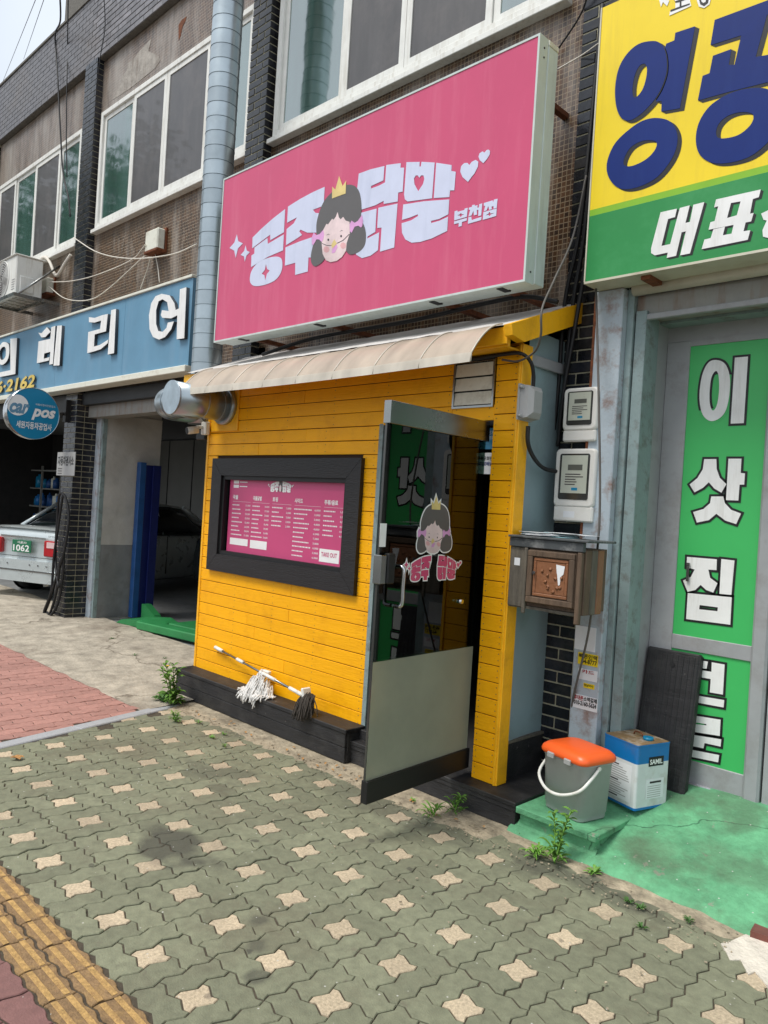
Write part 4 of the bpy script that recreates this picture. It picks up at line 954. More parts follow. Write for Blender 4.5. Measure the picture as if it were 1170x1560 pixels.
# ------------------------------------------------------------------ the pink shop sign
YS = 3.30
c4 = [at(341, 273, Y=YS), at(824, 50, Y=YS), at(800, 429, Y=YS), at(326, 522, Y=YS)]
sx0, sx1 = (c4[0].x+c4[3].x)/2, (c4[1].x+c4[2].x)/2; sz0, sz1 = (c4[2].z+c4[3].z)/2, (c4[0].z+c4[1].z)/2
ps = thing('pink_sign', 'big pink lightbox sign with white lettering and a crowned face above the kiosk', 'sign', ((sx0+sx1)/2, YS+.1, sz0))
MB().box(sx0+.012, sx1-.012, YS, YS+.02, sz0+.012, sz1-.012).build('sign_face', M['pink'], ps)
MB().box(sx0, sx1, YS-.004, YS+.075, sz0, sz0+.012).box(sx0, sx1, YS-.004, YS+.075, sz1-.012, sz1).box(sx0, sx0+.012, YS-.004, YS+.075, sz0+.012, sz1-.012).box(sx1-.012, sx1, YS-.004, YS+.075, sz0+.012, sz1-.012).build('sign_rim', M['sign_side'], ps)
MB().box(sx0+.01, sx1-.004, YS+.021, YS+.074, sz0+.013, sz1-.013).build('sign_box', M['sign_side'], ps)
MB().box(sx0+.02, sx1+.004, YS+.077, YS+.168, sz0+.006, sz1-.03, b=.004).build('sign_back_box', M['sign_side'], ps)
MB().box(sx1-.06, sx1+.006, YS+.078, YS+.17, sz1-.03, sz1-.0, b=.003).build('corner_cap', M['off_white'], ps)
for x in (sx0+.25, sx0+1.15, sx0+2.2, sx1-.25):
    for z in (sz0+.03, sz1-.1): MB().box(x-.02, x+.02, YS+.169, YW, z, z+.03).build('bracket', M['rust'], ps)
    MB().box(x+.05, x+.09, YS+.02, YS+.1, sz0-.004, sz0+.004).build('slot', M['black'], ps)
for z in (sz1-.06, sz1-.11, sz0+.06): MB().tube([(sx1, YS+.04, z), (sx1+.004, YS+.04, z)], .005, 6).build('screw', M['black'], ps)
PP = YP(YS)
W_ = M['print_white']
LOGO = []
def tr(name, loops, o, s, m_, par=ps, pl=PP, w=.002, smooth=(), label=None, off=0):
    ls = [px_loop(pl, L, o, s, smooth=(i in smooth)) for i, L in enumerate(loops)]
    if par is ps: LOGO.append((name, ls, m_, w))
    return flat(name, ls, pl, m_, par, w=w, ext=.0005, off=off, label=label)
o, s = (340, 280), 1170/160
tr('spark', [[(155, 565), (170, 640), (222, 665), (168, 720), (142, 825), (126, 745), (74, 717), (128, 655)]], o, s, W_)
tr('spark', [[(252, 688), (265, 745), (300, 762), (262, 800), (243, 868), (235, 810), (197, 793), (236, 750)]], o, s, W_)
tr('letter', [[(330, 600), (430, 500), (560, 385), (693, 282), (680, 540), (528, 630), (527, 568), (430, 640), (326, 720)]], o, s, W_)
tr('letter', [[(352, 710), (495, 605), (500, 670), (678, 565), (670, 742), (500, 815), (313, 930), (318, 800), (350, 778)]], o, s, W_)
tr('letter', [[(590, 812), (650, 835), (662, 915), (640, 1000), (580, 1075), (470, 1125), (360, 1140), (310, 1110), (300, 1050), (320, 970), (380, 890), (480, 835)], [(480, 895), (492, 950), (522, 968), (490, 1005), (472, 1078), (462, 1020), (432, 1003), (466, 960)]], o, s, W_, smooth=(0,))
tr('letter', [[(725, 255), (860, 170), (1000, 95), (1133, 35), (1122, 245), (1003, 290), (1030, 325), (1075, 330), (1040, 545), (940, 545), (865, 512), (850, 530), (882, 570), (800, 625), (702, 685), (710, 505), (790, 440), (825, 375), (715, 435)]], o, s, W_)
tr('letter', [[(697, 710), (850, 645), (1010, 590), (1015, 820), (953, 822), (945, 978), (804, 1016), (806, 880), (690, 913)]], o, s, W_)
o, s = (530, 240), 1170/170
tr('letter', [[(117, 170), (240, 125), (385, 90), (375, 240), (245, 300), (245, 327), (330, 295), (392, 262), (405, 80), (557, 60), (553, 108), (592, 107), (577, 358), (530, 368), (525, 462), (378, 488), (378, 455), (290, 502), (152, 545), (60, 545), (100, 330)]], o, s, W_)
tr('letter', [[(60, 600), (150, 578), (304, 536), (290, 780), (208, 830), (205, 850), (330, 785), (318, 972), (240, 1030), (150, 1056), (90, 1020), (60, 940)]], o, s, W_)
tr('letter', [[(322, 528), (523, 484), (488, 944), (340, 988), (356, 735), (310, 740)]], o, s, W_)
tr('letter', [[(617, 50), (755, 47), (752, 95), (768, 95), (775, 46), (912, 54), (885, 428), (630, 462), (600, 440), (592, 390)], [(740, 355), (700, 280), (695, 220), (715, 188), (738, 190), (752, 215), (770, 188), (795, 188), (804, 225), (790, 280)]], o, s, W_)
tr('letter', [[(930, 56), (1090, 80), (1087, 142), (1133, 150), (1118, 345), (1074, 346), (1066, 416), (903, 426)]], o, s, W_)
tr('letter', [[(583, 494), (800, 460), (1065, 440), (1056, 596), (960, 645), (875, 665), (876, 688), (960, 665), (1052, 622), (1044, 770), (880, 850), (760, 886), (670, 894), (605, 860), (570, 790), (566, 690), (665, 660), (738, 615), (735, 596), (660, 628), (570, 655)]], o, s, W_)
o, s = (680, 220), 12.0
tr('heart', [[(400, 688), (300, 600), (258, 500), (275, 400), (330, 345), (390, 340), (425, 380), (470, 320), (540, 285), (588, 320), (580, 410), (520, 530), (455, 610)]], o, s, W_)
tr('heart', [[(680, 346), (615, 290), (592, 225), (612, 165), (665, 130), (702, 152), (735, 110), (770, 95), (802, 120), (796, 185), (750, 265)]], o, s, W_)
tr('small_letter', [[(155, 1225), (205, 1210), (210, 1235), (335, 1200), (340, 1175), (395, 1162), (380, 1325), (148, 1392)], [(272, 1255), (290, 1280), (335, 1280), (290, 1300), (268, 1335), (250, 1305), (205, 1300), (250, 1280)]], o, s, W_)
tr('small_letter', [[(148, 1410), (380, 1345), (376, 1395), (290, 1420), (285, 1495), (228, 1508), (232, 1438), (145, 1460)]], o, s, W_)
tr('small_letter', [[(415, 1160), (470, 1145), (480, 1110), (525, 1105), (525, 1125), (575, 1115), (570, 1160), (600, 1155), (608, 1095), (660, 1080), (642, 1300), (588, 1312), (592, 1200), (560, 1200), (565, 1285), (510, 1300), (500, 1215), (465, 1300), (410, 1320), (440, 1200), (415, 1195)]], o, s, W_)
tr('small_letter', [[(408, 1335), (460, 1322), (468, 1385), (648, 1325), (640, 1385), (398, 1455)]], o, s, W_)
tr('small_letter', [[(688, 1075), (850, 1025), (860, 1060), (875, 1010), (940, 995), (925, 1165), (870, 1180), (865, 1130), (830, 1140), (838, 1185), (790, 1200), (770, 1130), (740, 1210), (690, 1225), (715, 1130), (690, 1120)]], o, s, W_)
tr('small_letter', [[(683, 1240), (925, 1175), (915, 1310), (670, 1383)], [(795, 1235), (815, 1265), (885, 1255), (815, 1285), (795, 1318), (775, 1290), (720, 1300), (770, 1270)]], o, s, W_)
# simple crowned face of the shop's emblem, flat print
o, s = (460, 260), 10.4
def face(o, s, par, pl, w0, scale_pts=lambda p: p, ext=.0005):
    T = lambda pts: [scale_pts(p) for p in pts]
    tr('emblem_hair', [T([(480, 345), (600, 265), (720, 226), (830, 240), (905, 320), (940, 450), (950, 600), (945, 760), (1000, 900), (1020, 1030), (1000, 1180), (920, 1280), (800, 1330), (735, 1310), (705, 1270), (560, 1100), (365, 1400), (290, 1480), (210, 1515), (155, 1460), (148, 1340), (180, 1190), (232, 1050), (235, 850), (280, 660), (360, 480)])], o, s, M['print_grey'], par, pl, w0, (0,))
    tr('emblem_face', [T([(572, 660), (590, 740), (620, 775), (660, 735), (700, 795), (760, 812), (765, 1000), (715, 1150), (705, 1270), (640, 1370), (560, 1430), (460, 1452), (385, 1420), (335, 1320), (320, 1160), (340, 950), (395, 845), (420, 855), (485, 765), (510, 780), (545, 730)])], o, s, M['skin'], par, pl, w0+.0006)
    for c in ((395, 1250), (660, 1190)): tr('emblem_cheek', [T([(c[0]+48*math.cos(q*.785), c[1]+52*math.sin(q*.785)) for q in range(8)])], o, s, M['blush'], par, pl, w0+.0011)
    for c in ((425, 1098), (628, 1040)): tr('emblem_eye', [T([(c[0]+14*math.cos(q*.785), c[1]+20*math.sin(q*.785)) for q in range(8)])], o, s, M['ink'], par, pl, w0+.0014)
    for c in ((425, 1020), (635, 962)): tr('emblem_brow', [T([(c[0]-30, c[1]+8), (c[0], c[1]-16), (c[0]+28, c[1]-4), (c[0], c[1]-8)])], o, s, M['ink'], par, pl, w0+.0014)
    tr('emblem_crown', [T([(485, 445), (488, 255), (537, 305), (597, 90), (652, 248), (708, 160), (700, 365)])], o, s, M['crown'], par, pl, w0+.0016)
    tr('emblem_strap', [T([(325, 1150), (400, 1182), (475, 1185), (475, 1193), (400, 1192), (325, 1160)])], o, s, M['ink'], par, pl, w0+.0012)
    tr('emblem_strap', [T([(565, 1148), (660, 1100), (755, 1005), (760, 1014), (665, 1110), (568, 1158)])], o, s, M['ink'], par, pl, w0+.0012)
    tr('emblem_beak', [T([(520, 1090), (560, 1155), (490, 1240), (474, 1180)])], o, s, M['crown'], par, pl, w0+.0018)
    tr('emblem_beak_tip', [T([(490, 1240), (560, 1170), (570, 1215), (530, 1300), (480, 1310)])], o, s, M['bow'], par, pl, w0+.0017)
    for L in ([(195, 985), (235, 1025), (285, 1010), (345, 945), (360, 1010), (345, 1090), (320, 1132), (285, 1095), (240, 1090), (190, 1180), (165, 1170), (165, 1060)], [(795, 795), (845, 830), (895, 800), (960, 705), (975, 790), (965, 880), (945, 905), (900, 875), (845, 890), (795, 990), (768, 960), (765, 850)]):
        tr('emblem_bow', [T(L)], o, s, M['bow'], par, pl, w0+.0018)
face(o, s, ps, PP, .003)

# the same emblem and name printed on the glass door and at the head of the menu
def relogo(items, box, pl, par, w0, fill=None, outline=None, grow=0, pre=''):
    P_ = [p for _, ls, _, _ in items for L in ls for p in L]
    u0, u1, v0, v1 = min(p[0] for p in P_), max(p[0] for p in P_), min(p[1] for p in P_), max(p[1] for p in P_)
    f_ = lambda p: (box[0]+(p[0]-u0)/(u1-u0)*(box[2]-box[0]), box[1]+(p[1]-v0)/(v1-v0)*(box[3]-box[1]))
    for nm, ls, m_, w in items:
        L2 = [[f_(p) for p in L] for L in ls]
        if outline and (nm in ('letter', 'spark', 'heart', 'emblem_hair', 'emblem_face', 'emblem_crown', 'emblem_bow')): flat(pre+'outline', [L2[0]], pl, outline, par, w=w0, ext=.0002, off=grow)
        flat(pre+nm, L2, pl, fill or m_, par, w=w0+.0006+(w-.002)*.5, ext=.0002)
names_ = [q for q in LOGO if q[0] in ('letter', 'spark', 'heart')]; faces_ = [q for q in LOGO if q[0].startswith('emblem')]
PG2 = Plane(PDr.p(0, 0, .0062), PDr.u, PDr.v)
a, c = PG2.uv(634, 843), PG2.uv(692, 758); relogo(faces_, (a[0], a[1], c[0], c[1]), PG2, dr, .0006, None, M['white'], .007)
a, c = PG2.uv(614, 883), PG2.uv(703, 849); relogo(names_, (a[0], a[1]-.01, c[0], c[1]+.01), PG2, dr, .0006, M['pink'], M['white'], .006)
b_ = mr_(.35, .055, .57, .185); relogo(names_, b_, PM, ms, .0008, M['white'])
b_ = mr_(.445, .04, .48, .18); relogo([q for q in faces_ if q[0] in ('emblem_hair', 'emblem_face')], b_, PM, ms, .0016)

# ------------------------------------------------------------------ yellow and green sign on the right
YY = 3.60
yx0 = at(905, 220, Y=YY).x; yz0 = at(891, 433, Y=YY).z; yz1 = at(918, 12, Y=YY).z; yx1 = 1.2
ys = thing('yellow_sign', 'yellow and green lightbox sign with thick navy letters on the right', 'sign', (-.5, YY+.1, yz0))
g0 = at(898, 330, Y=YY).z; g1 = at(899, 321, Y=YY).z
MB().box(yx0, yx1, YY, YY+.18, g1+.002, yz1, b=0).build('sign_face', M['sign_yellow'], ys)
MB().box(yx0, yx1, YY, YY+.18, yz0+.012, g0).build('sign_band', M['sign_green'], ys)
MB().box(yx0, yx1, YY, YY+.18, g0, g1+.002).build('sign_stripe', M['sign_lime'], ys)
MB().box(yx0-.006, yx1, YY-.004, YY+.18, yz0, yz0+.012).box(yx0-.008, yx0-.0005, YY-.004, YY+.18, yz0+.012, yz1).build('sign_rim', M['sign_under'], ys)
MB().tube([(yx0+.18, YY+.2, yz0-.01), (yx1, YY+.2, yz0-.01)], .035, 12).build('bottom_pipe', M['sign_under'], ys)
for x in (yx0+.3, yx0+1.3): MB().box(x, x+.05, YY+.03, YY+.25, yz0-.02, yz0).build('bracket', M['rust'], ys)
PY = YP(YY)
def shadowed(loops, m_, par, pl, dx, dz, w=.002, smooth=(), name='letter', o=(900, 0), s=1170/270, steps=5):
    ls = [px_loop(pl, L, o, s, smooth=(i in smooth)) for i, L in enumerate(loops)]
    for k in range(1, steps+1): flat('letter_shade', ls, pl, M['print_black'], par, w=w-.0002*k, ext=.0001, shift=(dx*k/steps, dz*k/steps))
    flat(name, ls, pl, m_, par, w=w+.0008, ext=.0003)
NV = M['navy']
shadowed([[(500, 290), (553, 268), (560, 218), (690, 175), (590, 716), (467, 738), (470, 668), (432, 672), (440, 500), (484, 505), (500, 505), (512, 435), (488, 435), (485, 340)]], NV, ys, PY, .022, -.018)
shadowed([[(415, 273), (462, 290), (492, 335), (505, 410), (500, 490), (470, 580), (430, 650), (380, 710), (320, 765), (255, 798), (205, 780), (172, 710), (163, 590), (185, 460), (240, 360), (320, 292)],
          [(362, 425), (330, 432), (300, 480), (280, 560), (280, 630), (300, 645), (340, 600), (365, 530), (374, 460)]], NV, ys, PY, .022, -.018, w=.0034, smooth=(0, 1))
shadowed([[(430, 780), (520, 800), (568, 870), (570, 960), (530, 1060), (440, 1170), (330, 1230), (230, 1250), (160, 1225), (112, 1150), (112, 1060), (160, 950), (250, 860), (340, 800)],
          [(430, 935), (350, 930), (270, 970), (225, 1040), (222, 1092), (280, 1095), (370, 1050), (428, 985)]], NV, ys, PY, .022, -.018, smooth=(0, 1))
shadowed([[(820, 133), (1165, 5), (1420, -90), (1380, 600), (1165, 545), (905, 610), (708, 665), (740, 502), (785, 485), (808, 370), (930, 325), (912, 430), (950, 430), (995, 235), (792, 300)], [(1165, 100), (1230, 80), (1190, 360), (1090, 378)]], NV, ys, PY, .022, -.018)
shadowed([[(1090, 582), (1190, 600), (1290, 690), (1280, 800), (1180, 930), (1060, 1030), (920, 1075), (800, 1075), (720, 1020), (695, 920), (720, 800), (800, 690), (940, 610)],
          [(1070, 755), (990, 742), (900, 770), (840, 830), (832, 900), (880, 915), (980, 890), (1060, 820)]], NV, ys, PY, .022, -.018, smooth=(0, 1))
tr('small_letter', [[(450, -10), (520, 5), (505, 42), (478, 15), (465, 48)], ], (900, 0), 1170/270, M['white'], ys, PY, .0022)
tr('small_letter', [[(535, -20), (640, -60), (665, 40), (520, 105), (525, 75), (560, 60), (560, 10)]], (900, 0), 1170/270, M['white'], ys, PY, .0022)
tr('small_letter_ink', [[(528, 80), (655, 32), (655, 24), (600, 42), (600, 10), (640, -5), (640, -20), (560, 10), (560, 20), (590, 15), (588, 46), (528, 68)]], (900, 0), 1170/270, M['print_black'], ys, PY, .0034)
tr('small_letter', [[(690, -30), (715, 45), (750, 55), (785, 30), (800, -30)]], (900, 0), 1170/270, M['white'], ys, PY, .0022)
tr('small_letter_ink', [[(712, -20), (725, 30), (750, 42), (775, 22), (785, -20), (765, -20), (760, 15), (745, 22), (732, 12), (728, -20)]], (900, 0), 1170/270, M['print_black'], ys, PY, .0034)
O5 = dict(o=(980, 260), s=1170/190)
LW = M['letter_white']
shadowed([[(165, 392), (318, 358), (300, 437), (235, 455), (173, 708), (255, 690), (345, 352), (438, 327), (398, 492), (440, 482), (472, 322), (575, 296), (440, 778), (348, 796), (402, 570), (362, 580), (310, 800), (222, 820), (232, 770), (110, 796), (76, 775), (76, 730)]], LW, ys, PY, .012, -.009, **O5)
shadowed([[(685, 272), (1104, 178), (1086, 250), (1030, 268), (1004, 405), (1038, 398), (1014, 478), (615, 556), (632, 486), (672, 474), (705, 335), (667, 347)], [(825, 305), (915, 290), (880, 420), (788, 446)]], LW, ys, PY, .012, -.009, **O5)
shadowed([[(660, 552), (768, 528), (748, 608), (830, 592), (850, 510), (962, 488), (942, 570), (1006, 560), (982, 650), (550, 738), (576, 648), (634, 634)]], LW, ys, PY, .012, -.009, **O5)
shadowed([[(1108, 405), (1240, 340), (1300, 560), (1200, 640), (1125, 620), (1120, 560), (1160, 470), (1130, 462)]], LW, ys, PY, .012, -.009, **O5)

# ------------------------------------------------------------------ blue sign over the garage
YB = 3.74
bs = thing('blue_sign', 'long faded blue board with raised white block letters over the garage', 'sign', (-9, YB, 2.8))
bx1 = at(291, 500, Y=YB).x-.01; ba = at(300, 421, Y=YB).z; bb = at(292, 560, Y=YB).z; bb0 = bb+.03
seam = [-16, at(84, 560, Y=YB).x, at(188, 520, Y=YB).x, bx1]
for i in range(3): MB().box(seam[i]+.002, seam[i+1]-.002, YB, YB+.14, bb0, ba).build('sign_panel', M['sign_blue'], bs)
MB().box(-16, bx1, YB-.02, YB+.14, ba+.002, ba+.03, b=.004).build('top_trim', M['off_white'], bs)
MB().box(-16, bx1, YB-.035, YB+.14, bb-.035, bb0-.002, b=.006).build('bottom_trim', M['off_white'], bs)
PB = YP(YB)
def raised(loops, smooth=(), d=.035, face_m=None, name='letter', o=(0, 430), s=1170/310):
    # the letter faces stand d in front of the board
    pl = YP(YB-d)
    ls = [px_loop(pl, L, o, s, smooth=(i in smooth)) for i, L in enumerate(loops)]
    flat('letter_side', ls, pl, M['letter_side'], bs, w=-d/2-.001, ext=d/2)
    flat(name, ls, pl, face_m or LW, bs, w=.0005, ext=.001, off=-.0005)
raised([[(930, 66), (975, 75), (1003, 120), (1010, 160), (1030, 150), (1035, 40), (1072, 28), (1060, 322), (1016, 328), (1020, 190), (985, 208), (935, 205), (925, 190), (932, 160), (970, 165), (962, 115), (935, 98), (912, 110), (898, 160), (898, 240), (910, 280), (935, 285), (958, 262), (965, 232), (1000, 225), (985, 270), (950, 315), (915, 330), (880, 315), (860, 270), (857, 190), (870, 120), (895, 80)]])
raised([[(512, 200), (545, 205), (585, 190), (620, 182), (610, 282), (545, 300), (540, 370), (575, 360), (622, 330), (620, 350), (580, 385), (540, 398), (502, 408), (508, 286), (576, 268), (582, 220), (545, 232), (512, 230)]])
raised([[(640, 160), (667, 153), (656, 408), (620, 416)]])
raised([[(220, 290), (240, 292), (270, 258), (292, 285), (275, 300), (262, 315), (240, 318)]])
raised([[(222, 340), (290, 325), (296, 258), (318, 250), (305, 470), (284, 474), (290, 400), (255, 410), (252, 440), (285, 430), (282, 450), (212, 466)], ])
raised([[(330, 250), (356, 248), (342, 478), (308, 480)]])
raised([[(60, 325), (98, 320), (88, 528), (0, 545), (-10, 520), (60, 505)]])
raised([[(10, 350), (35, 345), (52, 365), (52, 420), (35, 460), (8, 475), (-15, 450), (-15, 400)], [(12, 375), (28, 372), (34, 390), (32, 425), (18, 445), (2, 440), (-2, 400)]], smooth=(0, 1))
PG = YP(YB-.03)
(u0, v1), (u1, v0) = PG.uv(-6, 570), PG.uv(54, 594)
u0, v0 = PG.uv(-6, 600); u1, v1 = PG.uv(53, 573)
me = words('gold_letter', '6·2162', (u0, v0, u1, v0+.17), PG, M['gold_letter'], bs, w=0, bold=.03, shear=.15)
me2 = words('gold_letter_side', '6·2162', (u0, v0, u1, v0+.17), PG, M['letter_side'], bs, w=-.012, bold=.035, shear=.15)

# ------------------------------------------------------------------ round projecting sign
XC = -9.28
PR = XP(XC); cc = PR.uv(50, 630); e1 = PR.uv(92, 632); e0 = PR.uv(8, 632); tp = PR.uv(51, 592); bt_ = PR.uv(50, 668)
rad = ((tp[1]-bt_[1])/2+(e1[0]-e0[0])/2)/2*1.0; cy, cz = (e0[0]+e1[0])/2, (tp[1]+bt_[1])/2
rs = thing('round_sign', 'round blue projecting sign with steel rim on the brick pillar', 'sign', (XC, cy, cz-rad))
N_ = 48
ringo = [(rad*math.cos(2*math.pi*i/N_), rad*math.sin(2*math.pi*i/N_)) for i in range(N_)]
MB().prism([(cy+a*.985, cz+b_*.985) for a, b_ in ringo], 'X', XC-.09, XC).build('sign_face', M['disc_blue'], rs)
MB().loft([[(x, cy+a*k, cz+b_*k) for a, b_ in ringo] for x, k in ((XC-.13, .97), (XC-.12, 1.0), (XC+.006, 1.0), (XC+.008, .982), (XC+.0, .98))], cap=False).build('rim', M['chrome'], rs)
MB().tube([(XC-.06, cy+rad*.9, cz+.05), (XC-.06, YF+.02, cz+.05)], .02, 8).build('bracket', M['cable'], rs)
MB().box(XC-.08, XC-.0, YF-.06, YF-.0, cz-.05, cz+.22).build('bracket_box', M['black'], rs)
PR = XP(XC+.001)
gc = PR.uv(27, 617); gr = rad*.40
flat('globe', [[(gc[0]+gr*math.cos(q*.2618), gc[1]+gr*math.sin(q*.2618)) for q in range(24)]], PR, M['white'], rs, w=.001, ext=.0004)
k0 = PR.uv(17, 622); k1 = PR.uv(88, 636)
words('word', 'car', (cy-rad*.90, cz-.02, cy-rad*.16, cz+.10), PR, M['sign_blue'], rs, w=.003, bold=.04, shear=.3)
words('word', 'pos', (cy-rad*.08, cz-.075, cy+rad*.84, cz+.065), PR, M['white'], rs, w=.003, bold=.04, shear=.3)
words('word', '세원자동차공업사', (cy-rad*.62, cz-.185, cy+rad*.72, cz-.10), PR, M['white'], rs, w=.003, bold=.02)
words('word', '자동차정비전문업소', (cy+rad*.05, cz+.10, cy+rad*.82, cz+.125), PR, M['white'], rs, w=.003, bold=.0)
# notice plate on pillar, black hose below
npx = thing('notice_plate', 'small worn white notice plate hung on the left brick pillar', 'sign', (-9.3, YF-.02, 1.7))
u0, v1 = YP(YF-.02).uv(88, 689); u1, v0 = YP(YF-.02).uv(113, 725)
pn = MB().box(u0, u1, YF-.022, YF-.012, v0, v1, b=.002).build('plate', M['plastic_grey'], npx)
words('plate_words', '자동차검사소', (u0+.03, v0+.12, u1-.03, v0+.24), YP(YF-.0225), M['print_black'], pn, w=.001, bold=.03)
for k in range(3): flat('print_line', [rect(u0+.04, v0+.02+k*.03, u0+.16, v0+.032+k*.03)], YP(YF-.0225), M['print_grey'], pn, w=.001)
hp = [at(x, y, Y=YF-.05) for x, y in ((93, 895), (84, 850), (88, 790), (94, 755), (100, 757), (104, 790), (98, 840), (88, 880), (76, 915), (68, 945), (70, 960), (80, 950), (88, 915), (94, 870), (97, 820))]
for p in hp: p.y += random.uniform(-.03, .02); p.z = max(p.z, .06)
hs_ = MB().tube(curve(hp, 8), .016, 8).build('hose', M['cable']); put(hs_, None, 'black rubber hose looped over the left brick pillar', 'hose')
hp = [at(x, y, Y=YF-.07) for x, y in ((96, 752), (89, 800), (82, 850), (78, 900), (66, 950), (74, 958), (86, 900), (92, 850))]
for p in hp: p.z = max(p.z, .06)
hs_.data.materials[0] = M['cable']
hb_ = MB().tube(curve(hp, 8), .016, 8); 
o_ = hb_.build('hose', M['cable']); put(o_, None, 'second black air hose hanging inside the loop on the left pillar', 'hose')

# ------------------------------------------------------------------ ventilation duct: wall collar, tee, riser
dx_, dy_, dr_ = -5.625, 3.47, .125
ef = thing('exhaust_duct', 'tall galvanised spiral duct rising from the kiosk past the sign', 'duct', (dx_, dy_, 2.3))
z = 2.36; k = 0
while z < 7.2:
    MB().tube([(dx_, dy_, z), (dx_, dy_, z+.1195)], dr_, 28, cap=False).build('duct_ring', M['galv'], ef); MB().tube([(dx_, dy_, z+.1165), (dx_, dy_, z+.1205)], dr_+.0022, 28).build('duct_seam', M['galv_seam'], ef); z += .12
za = 2.335
fc = at(347, 611, Y=YK)
yo = 3.02
MB().tube([(fc.x, YK-.001, za), (fc.x, YK-.05, za), (fc.x, YK-.051, za)], [.150, .150, .128], 28).build('wall_collar', M['galv'], ef)
MB().box(fc.x-.2, fc.x+.17, YK-.012, YK-.001, za-.2, za+.145, b=.003).build('mounting_board', M['yellow_edge'], ef)
el = curve([(fc.x, YK-.04, za), (fc.x-.02, YK-.13, za), (fc.x-.10, yo+.14, za+.005), (fc.x-.22, yo+.11, za+.01)], 6)
MB().tube([(fc.x, YK-.04, za), (fc.x, 2.905, za)], .124, 32).build('outlet_pipe', M['galv'], ef)
MB().tube([(fc.x, 2.912, za), (fc.x, 2.900, za)], .1275, 32).build('end_cap', M['galv_cap'], ef)
for y in (3.30, 3.16): MB().tube([(fc.x, y, za), (fc.x, y+.006, za)], .1265, 32).build('seam_band', M['galv_cap'], ef)
MB().tube(curve([(fc.x-.06, 3.09, za), (fc.x-.26, 3.09, za), (dx_+.10, 3.10, za), (dx_+.012, 3.17, za), (dx_, 3.29, za), (dx_, dy_, za)], 4), .124, 32).build('side_branch', M['galv'], ef)
MB().tube([(dx_, dy_, za-.125), (dx_, dy_, za+.1)], .125, 28).build('tee', M['galv'], ef)
for x in (fc.x-.20, fc.x-.28): MB().tube([(x, 3.09, za), (x+.006, 3.09, za)], .1275, 32).build('seam_band', M['galv_cap'], ef)
# security camera
cv = thing('security_camera', 'small white security camera under the duct at the kiosk corner', 'camera', (-5.38, 3.36, 2.15))
q = at(313, 652, Y=3.36)
MB().box(q.x-.045, q.x+.03, 3.345, 3.385, q.z-.055, q.z+.05, b=.006).build('junction_box', M['white_frame'], cv)
q2 = at(300, 655, Y=3.27)
MB().tube([(q.x-.02, 3.345, q.z+.005), (q.x-.02, 3.30, q.z-.0), (q.x-.03, 3.26, q.z-.03)], .016, 10).build('arm', M['white_frame'], cv)
MB().tube([(q.x-.01, 3.30, q.z-.02), (q.x-.03, 3.23, q.z-.035), (q.x-.033, 3.215, q.z-.038)], [.03, .03, .028], 16).build('camera_body', M['white_frame'], cv)
MB().tube([(q.x-.033, 3.216, q.z-.038), (q.x-.034, 3.21, q.z-.039)], .027, 16).build('lens', M['black'], cv)
MB().tube(curve([(q.x, 3.35, q.z+.05), (q.x+.05, 3.32, q.z+.10), (q.x+.02, 3.30, q.z+.13), (q.x-.06, 3.33, q.z+.11), (q.x-.03, 3.36, q.z+.06)], 6), .004, 6).build('camera_wire', M['cable'], cv)
fl_ = thing('floodlight', 'black floodlight hanging behind the duct at the garage edge', 'lamp', (-5.6, 3.6, 2.1))
MB().box(-5.68, -5.54, 3.44, 3.54, 2.08, 2.17, b=.01).build('lamp_body', M['black'], fl_)

